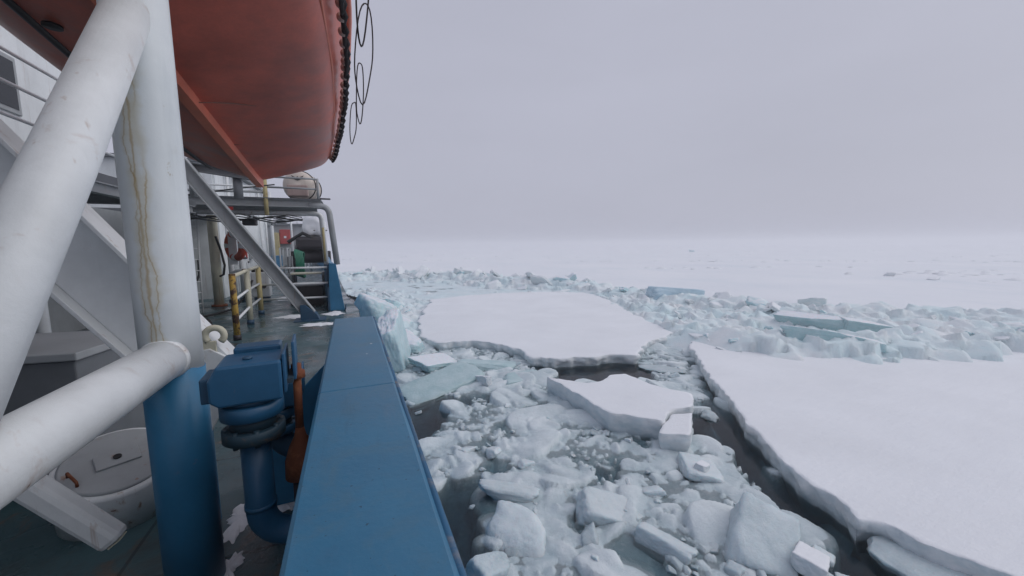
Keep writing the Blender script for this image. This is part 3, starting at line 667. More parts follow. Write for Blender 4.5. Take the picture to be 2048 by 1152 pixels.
for line, n_, sp, smin, smax, hh, lab, grp in (
    (RIDGE1, 85, 1.5, .4, 1.5, 1.3, 'one of the snowy blocks piled along the distant ridge behind the middle floe', 'blocks of the distant ridge'),
    (RIDGE2, 110, 2.4, .25, 1.0, .85, 'one of the snowy blocks jumbled in the right-hand pressure ridge', 'blocks of the right ridge'),
    (RIDGE3, 60, .7, .22, .6, .75, 'one of the snowy blocks jumbled in the right-hand pressure ridge', 'blocks of the right ridge'),
    (RIDGE5, 45, 1.5, .3, .95, .95, 'one of the snowy blocks jumbled in the right-hand pressure ridge', 'blocks of the right ridge'),
    (RIDGE4, 50, 1.5, .2, .55, .5, 'one of the snowy blocks jumbled in the right-hand pressure ridge', 'blocks of the right ridge'),
    (NEARR, 30, 1.2, .2, .6, .25, 'one of the aqua lumps packed between the ship and the middle floe', 'lumps beside the ship')):
    for _ in range(n_):
        x, y = along(line); x += g.gauss(0, sp); y += g.gauss(0, sp*.6)
        if x < 1.0 and y < 40: x = 1.0+g.random()
        if in1(x, y, Cc) or (in1(x, y, A) and line is not RIDGE3): continue
        sz = smin*(smax/smin)**g.random()
        dd = float(segdist(np.array([[x]]), np.array([[y]]), line)[0,0])
        place(CH[g.randrange(10)], 'ridge_block', (x, y, WATER+.1+hh*math.exp(-(dd/2.2)**2)*g.uniform(.4,1.1)), (g.uniform(-50,50), g.uniform(-50,50), g.uniform(0,360)), (sz, sz*g.uniform(.6,1), sz*g.uniform(.5,1)),
              MAT['aqua'] if g.random() < .3 else MAT['snowaqua'], lab, 'ice block', grp)

# ================================================================== SHIP: deck and hull
DX = -.16   # inboard edge of the bulwark
b = MB(); b.add([(-16,-6,0),(.14,-6,0),(.14,11,0),(-.15,14,0),(-.6,22,0),(-1.6,34,0),(-3.0,46,0),(-16,46,0)], [tuple(range(8))])
struct(b.build('ship_deck', MAT['deck']))
b = MB()
side = [(.15,-6),(.15,11),(-.14,14),(-.59,22),(-1.59,34),(-2.99,46),(-7,58)]
vs_ = [(x, y, -.004) for x, y in side]+[(x, y, WATER-1.6) for x, y in side]; n = len(side)
b.add(vs_, [(i, i+1, n+i+1, n+i) for i in range(n-1)]); struct(b.build('ship_hull', MAT['blue']))

# ------------------------------------------------------------------ bulwark with its wide cap
t = empty('bulwark', (0, 0, 0), 'wide blue-capped steel bulwark running along the ship side in the foreground', 'bulwark')
def cap_section(y0, y1):
    bb = MB(); pr = [(-.157,1.075),(-.145,1.083),(.150,1.083),(.168,1.070),(.172,.99),(.160,.985),(.156,1.05),(-.145,1.05),(-.149,.97),(-.157,.97)]
    bb.prism([(x, y0, z) for x, z in pr], (0, y0, 0), (0, y1, 0)); return bb.build('cap_rail', MAT['cap'], t, bevel=.006)
cap_section(-2.5, 1.765); cap_section(1.769, 3.58)
MB().box((.120,-2.5,.0),(.135,3.56,1.049)).build('bulwark_plate', MAT['blue'], t)
MB().tube([(.166, y, 1.066+.002*math.sin(y*9)) for y in np.linspace(-2.5, 3.57, 40)], .011, 8).build('rim_bead', MAT['rim'], t)
for y in (-1.6, -.1, 1.35, 2.55, 3.45):
    bb = MB(); bb.prism([(.119,y,0.01),(.119,y,1.04),(-.10,y,1.04),(-.10,y,.8),(-.22,y,.01)], (0,0,0), (0,.012,0)); bb.build('bracket', MAT['blue'], t, bevel=.003)
# far bulwark (leaning inboard), with its solid end frame
t = empty('bulwark', (-.35, 11.2, 0), 'far dark-blue section of bulwark below the curved pipes of the gantry', 'bulwark')
bb = MB(); bb.prism([(-.58,11.15,.0),(-.20,11.15,.0),(-.36,11.15,1.24),(-.53,11.15,1.27)], (0,0,0), (0,.03,0)); bb.build('end_plate', MAT['blue'], t, bevel=.008)
bb = MB(); 
vs_ = []
for (y, dx) in ((11.18,0),(14,-.22),(22,-.66),(34,-1.66),(46,-3.05)): vs_ += [(-.22+dx,y,0),(-.37+dx,y,1.22),(-.52+dx,y,1.25),(-.40+dx,y,0)]
bb.add(vs_, [(4*i+k, 4*i+(k+1)%4, 4*i+4+(k+1)%4, 4*i+4+k) for i in range(4) for k in range(4)]+[(0,1,2,3),(19,18,17,16)]); bb.build('bulwark_plate', MAT['blue'], t)
MB().box((-.60,11.10,0),(-.55,11.16,.62)).build('end_post', MAT['navy'], t, bevel=.005)
MB().tube([(-.20,11.0,0),(-.16,11.0,.18)], .018, 8).build('stub', MAT['navy'], t)

# ------------------------------------------------------------------ lifeboat davit, near
t = empty('lifeboat_davit', (-.80, 2.26, 0), 'white tubular davit frame with blue-painted foot standing close to the camera', 'davit')
px, py, pr_ = -.80, 2.26, .115
bb = MB(); bb.tube([(0,0,1.05),(0,0,1.5),(0,0,2),(0,0,2.6),(0,0,3.3)], pr_, 40)
o = bb.build('pillar', MAT['post'], None); o.parent = t
bb = MB(); bb.tube([(px,py,0),(px,py,.6),(px,py,1.131)], pr_+.0035, 72)
bb.v = [(x_, y_, z_+(.012*mnoise.noise((x_*30, y_*30, 1))+.02*mnoise.noise((x_*9, y_*9, 4)) if z_ > 1 else 0)) for x_, y_, z_ in bb.v]
o = bb.build('pillar_foot', MAT['blue'], t); o['label'] = 'blue-painted lower part of the pillar'
MB().tube([(px,py-.09,1.195),(px,1.6,1.195),(px,.95,1.195)], .090, 32).build('brace', MAT['white'], t)
MB().tube([(px,py-.02,2.74),(px,1.64,1.95),(px,1.02,1.17)], .078, 32).build('brace', MAT['white'], t)
MB().tube([(px,py-.095,1.195),(px,py-.118,1.195)], [.099,.091], 32).build('weld_collar', MAT['white'], t)
MB().tube([(px,.95,0),(px,.95,3.3)], pr_, 32).build('pillar', MAT['white'], t)
MB().tube([(px,.8,3.25),(px,2.62,3.25)], .10, 24).build('head_beam', MAT['white'], t)
# inclined track: an I-beam sloping down outboard, passing behind the pillar
d = Vector((.57,0,-.82)); foot = Vector((-.735,2.72,.84)); 
MB().ibeam(foot, foot-d*4.3, (.82,0,.57), .36, .17, .022).build('track_beam', MAT['white'], t, bevel=.004)
bb = MB(); bb.prism([(-.60,2.62,1.01),(-.80,2.62,.62),(-.90,2.62,.62),(-.94,2.62,1.1),(-.76,2.62,1.13)], (0,0,0), (0,.03,0)); bb.build('foot_plate', MAT['white'], t, bevel=.005)
ring = arc((-.735,2.635,1.20), (1,0,0), (0,0,1), .045, -.9, math.pi*1.25, 16)
MB().tube(ring, .018, 12).build('pad_eye', MAT['cream'], t)
MB().box((-.81,2.625,1.08),(-.73,2.645,1.17)).build('pad_eye_plate', MAT['cream'], t, bevel=.004)
bb = MB(); bb.ibeam((-.90,2.72,.75),(-.90,2.72,0),(1,0,0),.14,.14); bb.build('track_foot', MAT['blue'], t)

# forward davit track: I-beam from the boat deck down to a foot on the deck
t = empty('davit_track', (-.9, 10.06, 0), 'slanting grey I-beam davit strut with its foot on the far deck', 'davit strut')
p1 = Vector((-.93,10.0,.12)); p0 = Vector((-3.6,10.0,4.2))
MB().ibeam(p1, p0, (.84,0,.54), .27, .2, .024, .02).build('track_beam', MAT['grey'], t, bevel=.004)
bb = MB(); bb.prism([(-1.12,9.86,0),(-.72,9.86,0),(-.78,9.86,.14),(-1.0,9.86,.36),(-1.12,9.86,.36)], (0,0,0), (0,.28,0)); bb.build('foot_bracket', MAT['navy'], t, bevel=.01)
MB().box((-1.25,9.75,.001),(-.6,10.25,.02)).build('foot_plate', MAT['navy'], t)
MB().ibeam((-3.3,10.2,3.42),(-1.75,10.2,3.22),(0,0,1),.16,.16,.02).build('cross_beam', MAT['dgrey'], t)
MB().tube([(-3.0,10.3,2.76),(-3.0,10.3,3.4)], .07, 12).build('upright', MAT['grey'], t)
MB().tube([(-2.2,10.3,2.76),(-2.2,10.3,3.25)], .09, 12).build('upright', MAT['dgrey'], t)

# ------------------------------------------------------------------ lifeboat
t = empty('lifeboat', (-1.2, 4.5, 2.6), 'orange-red lifeboat hanging overhead in the davits, seen from below', 'lifeboat')
def hull():
    stn = [(.4,.05,4.25,.5),(.8,.40,3.72,.75),(1.4,.74,3.42,.9),(2.2,.97,3.24,1),(3.2,1.08,3.10,1),(4.2,1.12,2.99,1),(5.2,1.10,2.87,1),(6.0,1.05,2.77,1),(6.6,1.0,2.70,1),(6.95,.95,2.67,1),(7.02,.88,2.72,.98)]
    sec = [(0,0),(.22,.062),(.46,.132),(.70,.205),(.90,.275),(1.0,.36),(1.06,.52),(1.12,.78),(1.17,1.05),(1.19,1.30)]
    vs_ = []; m_ = 2*len(sec)-1
    for (y, hb, zk, hs) in stn:
        row = []
        for (a_, z_) in sec: row.append((a_*hb/1.0, z_))
        full = [(-a_, z_) for a_, z_ in reversed(row[1:])]+row
        for a_, z_ in full: vs_.append((-1.2+a_, y, zk+z_*hs))
    fs = [(i*m_+k, i*m_+k+1, (i+1)*m_+k+1, (i+1)*m_+k) for i in range(len(stn)-1) for k in range(m_-1)]
    bb = MB(); bb.add(vs_, fs, True); bb.add(vs_[-m_:], [tuple(range(m_))])
    o = bb.build('hull', MAT['orange'], t); sb = o.modifiers.new('sub', 'SUBSURF'); sb.levels = 1; sb.render_levels = 2
    # canopy
    vs2 = []; k2 = 13
    for (y, hb, zk, hs) in stn:
        for k in range(k2):
            a_ = math.pi*k/(k2-1); vs2.append((-1.2-math.cos(a_)*hb*1.19, y, zk+1.3*hs+math.sin(a_)*.75*min(1, hb)))
    bb = MB(); bb.add(vs2, [(i*k2+k, i*k2+k+1, (i+1)*k2+k+1, (i+1)*k2+k) for i in range(len(stn)-1) for k in range(k2-1)], True)
    bb.add(vs2[-k2:], [tuple(range(k2))]); bb.build('canopy', MAT['orange'], t)
    bb = MB()
    pts = [(y, zk) for (y, hb, zk, hs) in stn[1:-1]]
    for i in range(len(pts)-1):
        (ya, za), (yb, zb) = pts[i], pts[i+1]
        bb.add([(-1.2-.045,ya,za-.075),(-1.2+.045,ya,za-.075),(-1.2+.045,ya,za+.05),(-1.2-.045,ya,za+.05),(-1.2-.045,yb,zb-.075),(-1.2+.045,yb,zb-.075),(-1.2+.045,yb,zb+.05),(-1.2-.045,yb,zb+.05)],
               [(0,1,5,4),(1,2,6,5),(2,3,7,6),(3,0,4,7)]+([(0,3,2,1)] if i == 0 else [])+([(4,5,6,7)] if i == len(pts)-2 else []))
    bb.build('keel', MAT['orange2'], t)
    bb = MB()
    for (a_, zz) in ((-.62, .20),):
        pp = [(-1.2+a_*hb, y, zk+zz-.02) for (y, hb, zk, hs) in stn[3:-1]]
        bb.tube(pp, .03, 8)
    bb.build('bilge_shadow_bar', MAT['machine'], t)  # dark bar added as the shadow line on the hull bottom beside the keel
    return stn
stn = hull()
# grab line: beaded becket rope hung along the outboard bilge and side
def side_pt(y, k):
    import bisect
    ys = [q[0] for q in stn]; i = min(len(ys)-2, max(0, bisect.bisect(ys, y)-1)); f_ = (y-ys[i])/(ys[i+1]-ys[i])
    hb = stn[i][1]*(1-f_)+stn[i+1][1]*f_; zk = stn[i][2]*(1-f_)+stn[i+1][2]*f_
    sec = [(1.0,.42),(1.08,.58),(1.14,.80),(1.18,1.05),(1.19,1.30)]; j = min(3, int(k)); e = k-j
    a_ = sec[j][0]*(1-e)+sec[j+1][0]*e; z_ = sec[j][1]*(1-e)+sec[j+1][1]*e
    return Vector((-1.2+a_*hb+.02, y, zk+z_))
g = random.Random(3)
for y0, y1, k0, k1, dp in ((6.85,6.15,.0,.5,.05),(6.15,5.3,.5,.8,.08),(5.3,4.5,.8,1.0,.08),(4.5,3.6,1.0,1.1,.08),(3.6,2.8,1.1,1.2,.08)):
    pp = []
    for i in range(13):
        f_ = i/12; q = side_pt(y0+(y1-y0)*f_, k0+(k1-k0)*f_); q.z -= dp*4*f_*(1-f_)*.6+.03; q.x += .02; pp.append(q)
    for off in (-.055, .055): MB().tube([q+Vector((.012, off, -.03*(off > 0))) for q in pp], .02, 8).build('grab_line', MAT['rope'], t)
    for i in range(0, 12, 2):
        a_ = pp[i].lerp(pp[i+1], .3); b_ = pp[i].lerp(pp[i+1], .95); MB().tube([a_, a_.lerp(b_, .25), a_.lerp(b_, .75), b_], [.018,.04,.04,.018], 10).build('line_float', MAT['pinkish'], t)
    for i in range(1, 12, 2): MB().tube([pp[i]+Vector((.012,-.06,0)), pp[i]+Vector((.03,0,-.01)), pp[i]+Vector((.012,.06,-.03))], .024, 8).build('lashing', MAT['rope'], t)
for (y, k, w_, h_) in ((5.2,3.0,.10,.75),(4.3,3.0,.2,.85),(3.4,3.2,.12,.9),(6.0,2.6,.10,.6)):
    c0 = side_pt(y, k) + Vector((.07,0,-h_*.5)); pp = [c0+Vector((.10*math.sin(a_+.6)*w_/.2+.02, math.sin(a_)*w_*(1+.15*math.sin(a_*3+y)), math.cos(a_)*h_*.5*(1+.12*math.sin(a_*2+y*2))-.015*math.sin(a_*4+k*3))) for a_ in np.linspace(0, 2*math.pi, 28, endpoint=False)]
    MB().tube(pp, .007, 6, closed=True).build('rope_loop', MAT['rope'], t)
pp = [(-1.2+x_*1.0, 5.6+.9*abs(x_)**1.5-.2, 2.87+.26*abs(x_)-.02) for x_ in np.linspace(-.95,.95,24)]
MB().tube(pp, .006, 6).build('thin_line', MAT['ropelight'], t)
pp = [(-1.2+x_*1.0, 4.3+.9*abs(x_)**1.5, 2.98+.26*abs(x_)-.03) for x_ in np.linspace(-.95,.95,24)]
MB().tube(pp, .005, 6).build('thin_line', MAT['ropelight'], t)
for k_, rd_ in ((.0, .014), (2.4, .03)):
    MB().tube([side_pt(y_, k_)+Vector((-.012, 0, -.004)) for y_ in np.linspace(1.5, 6.9, 30)], rd_, 8).build('rubbing_strake', MAT['orange2'], t)
MB().lathe([(.0,0),(.05,0),(.05,.02),(0,.02)], Matrix.Translation((-1.75,3.7,3.16)), 16).build('drain_plug', MAT['black'], t)

# ------------------------------------------------------------------ tank vents by the bulwark
def vent(x, y, ztop, name, label, sc=1., rusty=False, second=False):
    t = empty(name, (x, y, 0), label, 'tank vent'); T0 = Matrix.Translation((x, y, ztop)) @ Matrix.Rotation(R(4), 4, 'Z') @ Matrix.Scale(sc, 4)
    # hood: a box with a bevelled inboard cheek
    bb = MB(); pr = [(-.125,-.055),(-.095,.0),(.125,.0),(.125,-.165),(-.095,-.165),(-.125,-.14)]
    bb.prism([T0 @ Vector((a_, -.12, z_)) for a_, z_ in pr], (0,0,0), T0.to_3x3() @ Vector((0,.22,0))); bb.build('hood', MAT['vent'], t, bevel=.010)
    MB().box((-.155,-.09,-.15),(-.122,.07,-.05), T0).build('cheek_plate', MAT['navy'], t, bevel=.006)
    MB().box((-.07,.102,-.03),(.11,.21,.02), T0).build('rear_lid', MAT['vent'], t, bevel=.008)
    MB().box((.128,-.10,-.145),(.139,.12,.02), T0).build('side_flap', MAT['vent'], t, bevel=.003)
    MB().box((.160,-.02,-.12),(.172,.16,.05), T0).build('side_flap', MAT['vent'], t, bevel=.003)
    MB().box((.137,-.06,-.12),(.162,.10,-.10), T0).build('flap_hinge', MAT['ventrust'], t)
    MB().lathe([(.018,0),(.018,.008),(.010,.012)], T0 @ Matrix.Translation((.0,-.03,.0)), 12).build('screw', MAT['navy'], t)
    MB().lathe([(.10,-.186),(.10,-.165)], T0, 32).build('neck', MAT['navy'], t)
    MB().lathe([(.108,-.252),(.118,-.246),(.118,-.192),(.108,-.186)], T0, 36).build('flange', MAT['vent'], t)
    MB().lathe([(.088,-.30),(.088,-.25)], T0, 32).build('gasket', MAT['ventrust'], t)
    MB().lathe([(.108,-.352),(.117,-.346),(.117,-.302),(.108,-.298)], T0, 36).build('flange', MAT['ventrust'] if not second else MAT['vent'], t)
    for k in range(8):
        a_ = 2*math.pi*k/8+.2; MB().lathe([(.011,-.36),(.011,-.29)], T0 @ Matrix.Translation((.102*math.cos(a_), .102*math.sin(a_), 0)), 6).build('bolt', MAT['ventrust'], t)
    zc = .41 if not second else .62; re = .13
    path = [(x,y,ztop-.33*sc),(x,y,zc+re)] + [tuple(p) for p in arc((x+re,y,zc+re), (-1,0,0), (0,0,-1), re, 0, math.pi/2, 8)][1:] + [(.118,y,zc)]
    MB().tube(path, .058, 28).build('pipe', MAT['vent'] if not second else MAT['navy'], t)
    MB().tube([(x,y,zc+re+.02),(x,y,zc+re+.04)], .062, 28).build('weld_ring', MAT['vent'], t)
vent(-.42, 1.90, 1.235, 'tank_vent', 'blue boxy tank vent head on flanged gooseneck, nearest the camera')
vent(-.40, 2.26, 1.02, 'tank_vent', 'second tank vent half hidden behind the near blue vent head', .8, second=True)
t = empty('sounding_pipe', (-.27, 2.05, 0), 'thin rusty sounding pipe with an orange cap beside the vents', 'pipe')
MB().tube([(-.265,2.02,.78),(-.262,2.02,1.10)], .018, 14).build('pipe', MAT['rust'], t)
MB().lathe([(.018,1.08),(.036,1.085),(.036,1.115),(.022,1.125),(.022,1.15),(.012,1.155)], Matrix.Translation((-.262,2.02,0)), 16).build('cap', MAT['rust'], t)
MB().lathe([(.075,.60),(.072,.68),(.05,.75),(.026,.80),(.019,.84)], Matrix.Translation((-.265,2.02,0)), 20).build('bell_foot', MAT['rust'], t)
MB().tube([(-.265,2.02,.0),(-.265,2.02,.62)], .045, 14).build('lower_pipe', MAT['machine'], t)
t = empty('stiffener', (-.12, 2.75, 0), 'triangular blue knee plate bracing the bulwark behind the vents', 'knee plate')
bb = MB(); bb.prism([(.118,2.75,.02),(.118,2.75,1.0),(-.12,2.75,1.0),(-.56,2.75,.55),(-.56,2.75,.02)], (0,0,0), (0,.015,0)); bb.build('plate', MAT['blue'], t, bevel=.004)
bb = MB(); bb.lathe([(.05,.0),(.075,.0),(.075,.05),(.05,.05)], Matrix.Translation((-.16,2.62,.62)) @ Matrix.Rotation(R(90),4,'X'), 24); bb.build('fairlead_ring', MAT['black'], t)

# ------------------------------------------------------------------ things on the near deck, left
t = empty('round_hatch', (-1.62, 3.2, 0), 'low white drum-shaped hatch with worn grey lid on the deck behind the pillar', 'hatch')
Mh = Matrix.Translation((-1.46,3.17,.03)) @ Matrix.Rotation(R(22), 4, Vector((.9,.42,0)))
MB().lathe([(.29,.0),(.29,.36),(.28,.38),(.26,.382)], Mh, 48).build('drum', MAT['white'], t)
MB().lathe([(.255,.381),(.255,.392),(.242,.398)], Mh, 48).build('lid', MAT['grey'], t)
MB().box((-.10,-.06,.397),(.10,.06,.412), Mh @ Matrix.Rotation(R(30),4,'Z')).build('lid_plate', MAT['grey'], t, bevel=.004)
MB().lathe([(.02,.412),(.02,.42)], Mh, 12).build('key_socket', MAT['black'], t)
MB().tube([Mh @ Vector((-.17,-.12,.395)), Mh @ Vector((-.17,-.12,.43)), Mh @ Vector((-.1,-.19,.43)), Mh @ Vector((-.1,-.19,.395))], .008, 8).build('handle', MAT['rust'], t)
t = empty('pipe_stub', (-1.35, 2.5, 0), 'white square steel stub pointing down at the deck, lower left', 'steel stub')
q0 = Vector((-1.10,2.30,.31)); q1 = Vector((-1.42,2.30,.73)); dr = (q1-q0).normalized(); sx = dr.cross(Vector((0,0,1))).normalized(); ux = sx.cross(dr)
Mq = Matrix(((dr.x,sx.x,ux.x,q0.x),(dr.y,sx.y,ux.y,q0.y),(dr.z,sx.z,ux.z,q0.z),(0,0,0,1)))
MB().box((0,-.05,-.05),(.75,.05,.05), Mq).build('tube', MAT['white'], t, bevel=.026)
MB().box((-.006,-.03,-.03),(-.0005,.03,.03), Mq).build('end_plate', MAT['cream'], t)
t = empty('deck_locker', (-2.5, 4.1, 0), 'grey steel locker box behind the slanting davit beam, left', 'locker')
Ml = Matrix.Translation((-2.45,4.0,0)) @ Matrix.Rotation(R(-8),4,'Z')
MB().box((-.75,-.4,.08),(.75,.4,.94), Ml).build('body', MAT['dgrey'], t, bevel=.01)
MB().box((-.78,-.43,.945),(.78,.43,1.0), Ml).build('lid', MAT['grey'], t, bevel=.008)
for sx in (-1, 1): MB().box((sx*.6-.05,-.36,.0),(sx*.6+.05,.36,.079), Ml).build('foot', MAT['machine'], t)
MB().box((-.5,-.452,.78),(-.36,-.44,.98), Ml).build('hasp', MAT['white'], t)
MB().box((-.05,-.408,.10),(-.03,-.402,.93), Ml).build('seam', MAT['machine'], t)

# ------------------------------------------------------------------ railing along the deck opening
t = empty('deck_railing', (-2.1, 9.8, 0), 'chipped yellow and cream stanchions with three white rails across the deck', 'railing')
posts = [(-1.99,8.35,'yellow',.052),(-2.11,9.99,'cream',.058),(-2.16,11.39,'ochre',.058)]
for (x, y, mt, rd) in posts:
    MB().tube([(x,y,.0),(x,y,1.22)], rd, 18).build('stanchion', MAT[mt], t)
    MB().tube([(x,y,.0),(x,y,.10)], rd+.012, 18).build('socket', MAT['machine'] if mt == 'yellow' else MAT['navy'], t)
for z, rr_ in ((1.17,.036),(.74,.026),(.36,.026)):
    MB().tube([(-1.99,8.38,z),(-2.11,9.99,z+.02),(-2.15,11.33,z+.04)], rr_, 12).build('rail', MAT['cream'] if z > 1 else MAT['white'], t)
for z in (1.15,.74,.36):
    MB().tube([(-2.16,11.42,z),(-.58,11.30,z)], .026, 12).build('cross_rail', MAT['white'], t)

# ------------------------------------------------------------------ gantry with platform
t = empty('pipe_gantry', (-1.8, 11.5, 0), 'grey curved-pipe gantry carrying a platform across the side deck', 'gantry')
def bend(y, xo, zt, xb, zb, rad, xl):
    d_ = Vector((xb-xo, 0, zb-zt)).normalized()
    c0 = Vector((xo-rad, y, zt)); pts = [Vector((xl, y, zt)), c0]
    c1 = Vector((xo, y, zt)) + d_*rad
    for i in range(1, 8):
        f_ = i/8; a_ = c0.lerp(Vector((xo,y,zt)), f_); b_ = Vector((xo,y,zt)).lerp(c1, f_); pts.append(a_.lerp(b_, f_))
    return pts + [c1, Vector((xb, y, zb))]
MB().tube(bend(11.25,-.46,2.74,-.33,1.22,.22,-.9), .075, 18).build('outer_pipe', MAT['grey'], t)
MB().tube(bend(11.55,-.66,2.56,-.60,1.2,.16,-4.6), .062, 18).build('inner_pipe', MAT['white'], t)
MB().tube([(-.60,11.55,.0),(-.60,11.55,1.22)], .07, 14).build('leg', MAT['navy'], t)
MB().tube([(-.635,11.5,2.2),(-.62,11.5,1.3)], .03, 10).build('leg_sleeve', MAT['ochre'], t)
MB().ibeam((-4.6,11.25,2.79),(-.62,11.25,2.79),(0,0,1),.19,.14,.02).build('platform_beam', MAT['grey'], t)
MB().ibeam((-4.6,13.2,2.79),(-.85,13.2,2.79),(0,0,1),.19,.14,.02).build('platform_beam', MAT['grey'], t)
MB().box((-4.6,11.15,2.887),(-.62,13.3,2.905)).build('platform_deck', MAT['dgrey'], t)
MB().box((-2.72,11.165,2.58),(-2.52,11.178,2.66)).build('plate_sign', MAT['red'], t)
for (x, y) in ((-1.86,11.2),(-.68,11.2),(-.80,13.2),(-3.2,11.2)):
    MB().tube([(x,y,2.90),(x,y,3.42)], .03, 10).build('rail_post', MAT['cream'] if x < -1.5 else MAT['grey'], t)
for z in (3.41,3.16):
    MB().tube([(-1.86,11.2,z),(-.85,11.2,z),(-.74,11.24,z),(-.69,11.4,z-.0),(-.78,13.1,z)], .024, 10).build('guard_rail', MAT['grey'], t)
MB().tube([(-4.4,11.2,3.16),(-1.86,11.2,3.16)], .02, 10).build('guard_rail', MAT['white'], t)
MB().tube([(-4.4,11.2,3.00),(-1.86,11.2,3.04)], .03, 10).build('guard_rail', MAT['grey'], t)
MB().tube([(-1.84,11.2,2.48),(-1.84,11.2,3.5)], .05, 12).build('rusty_post', MAT['ochre'], t)
MB().tube([(-4.2,10.9,2.55),(-3.4,10.9,2.85),(-2.4,10.9,3.05),(-1.6,11.0,3.2)], .016, 8).build('cable', MAT['black'], t)

t = empty('liferaft_canister', (-1.12, 12.2, 2.9), 'beige life-raft canister lying on the gantry platform, small black mark on its end', 'life raft')
Mc = Matrix.Translation((-1.10,12.2,3.31)) @ Matrix.Rotation(R(-8),4,'Z') @ Matrix.Rotation(R(90),4,'X')
MB().lathe([(.0,-.60),(.20,-.59),(.32,-.55),(.375,-.46),(.385,-.25),(.385,-.02),(.40,-.015),(.40,.015),(.385,.02),(.385,.25),(.375,.46),(.32,.55),(.20,.59),(.0,.60)], Mc, 40).build('canister', MAT['beige'], t)
bb = MB(); Me = Mc @ Matrix.Translation((0,0,.597))
bb.box((-.25,-.30,-.10),(.25,.0,.012), Me); bb.build('end_panel', MAT['pinkish'], t, bevel=.03)
bb = MB()
Mk = Mc @ Matrix.Translation((.02,.16,.592)) @ Matrix.Scale(1.7, 4)
bb.add([Mk @ Vector(p) for p in ((-.09,.045,.004),(-.02,.01,.008),(0,.03,.008),(.02,.01,.008),(.09,.045,.004),(.05,-.015,.008),(0,-.035,.01),(-.05,-.015,.008))], [(0,1,2,3,4,5,6,7)])
bb.add([Mk @ Vector(p) for p in ((-.09,.045,-.02),(-.02,.01,-.02),(0,.03,-.02),(.02,.01,-.02),(.09,.045,-.02),(.05,-.015,-.02),(0,-.035,-.02),(-.05,-.015,-.02))], [(7,6,5,4,3,2,1,0)])
bb.build('emblem', MAT['black'], t)
for yy in (-.35,.35):
    MB().tube([Mc @ Vector((math.cos(a_)*.393, math.sin(a_)*.393, yy)) for a_ in np.linspace(0, 2*math.pi, 32, endpoint=False)], .012, 8, closed=True).build('strap', MAT['black'], t)
bb = MB(); bb.box((-1.42,11.8,2.906),(-.78,11.9,2.98)); bb.box((-1.42,12.5,2.906),(-.78,12.6,2.98)); bb.build('cradle', MAT['dgrey'], t)
MB().tube([(-.75,11.75,2.98),(-.42,11.75,2.98)], .022, 10).build('release_arm', MAT['machine'], t)

# ------------------------------------------------------------------ superstructure
def wall_x(o_, x, y0, y1, z0, z1, name, mat, th=.06): return MB().box((x-th,y0,z0),(x,y1,z1)).build(name, mat, o_)
t = empty('deckhouse', (-4.5, 26, 0), 'long white deckhouse wall running forward along the side deck', 'deckhouse')
wall_x(t, -3.95, 15.6, 23.2, 0, 4.4, 'wall', MAT['whitewall'])
MB().box((-8,23.14,0),(-4.012,23.2,4.4)).build('end_wall', MAT['whitewall'], t)
MB().box((-8,15.54,0),(-4.012,15.6,4.4)).build('end_wall', MAT['whitewall'], t)
MB().box((-8,15.4,4.401),(-3.75,23.4,4.5)).build('roof', MAT['dgrey'], t)
for y in (18.2, 21.9):
    d0 = MB().box((-3.949,y,.22),(-3.90,y+.8,2.05)).build('door', MAT['white'], t, bevel=.02)
    MB().box((-3.899,y+.62,1.05),(-3.86,y+.72,1.12)).build('handle', MAT['machine'], d0)
for y in (20.4,):
    d0 = MB().lathe([(.24,0),(.24,.05),(.17,.06)], Matrix.Translation((-3.949,y,1.75)) @ Matrix.Rotation(R(90),4,'Y'), 24).build('porthole', MAT['grey'], t)
    MB().lathe([(.165,.061),(.165,.066)], Matrix.Translation((-3.949,y,1.75)) @ Matrix.Rotation(R(90),4,'Y'), 24).build('pane', MAT['glass'], d0)
for y in (16.6, 17.4, 21.6, 23.0): MB().tube([(-3.86,y,0),(-3.86,y,4.3)], .045, 10).build('wall_pipe', MAT['white'], t)
for (y, z) in ((17.0,3.0),(19.6,2.9),(23.6,2.8)):
    d0 = MB().box((-3.949,y,z),(-3.75,y+.18,z+.26)).build('wall_lamp', MAT['grey'], t, bevel=.02); MB().tube([(-3.75,y+.09,z+.1),(-3.62,y+.09,z+.05)], .06, 10).build('lamp_glass', MAT['dgrey'], d0)
for (y, z, w_, h_) in ((17.1,.95,.35,.4),(17.8,.6,.3,.5),(19.3,1.2,.4,.5),(21.0,.5,.5,.6)):
    MB().box((-3.949,y,z),(-3.78,y+w_,z+h_)).build('junction_box', MAT['grey'], t, bevel=.015)

t = empty('inner_house', (-6, 6, 0), 'shaded grey inner deckhouse under the boat deck, left of the recess', 'deckhouse')
wall_x(t, -5.3, -5, 15.5, 0, 2.62, 'wall', MAT['grey'])
MB().box((-8,-5,2.625),(-3.15,10.9,2.74)).build('boat_deck', MAT['dgrey'], t)
MB().box((-8,13.35,2.625),(-3.97,15.5,2.74)).build('boat_deck', MAT['dgrey'], t)
MB().ibeam((-3.2,-5,2.54),(-3.2,10.8,2.54),(0,0,1),.16,.12).build('edge_beam', MAT['grey'], t)
for y in (-1,2,4.4,6.8,9.2): MB().ibeam((-5.2,y,2.55),(-3.28,y,2.55),(0,0,1),.14,.1).build('deck_beam', MAT['grey'], t)
for y in (3.1, 6.0, 9.6): MB().tube([(-3.25,y,0),(-3.25,y,2.46)], .06, 14).build('pillar', MAT['white'], t)
wall_x(t, -4.3, -5, 9.6, 2.745, 5.6, 'upper_wall', MAT['whitewall'])
for y in (1.2, 4.2, 7.4):
    d0 = MB().box((-4.299,y,3.6),(-4.27,y+.7,4.4)).build('window_frame', MAT['grey'], t, bevel=.02); MB().box((-4.269,y+.07,3.67),(-4.262,y+.63,4.33)).build('pane', MAT['glass'], d0)
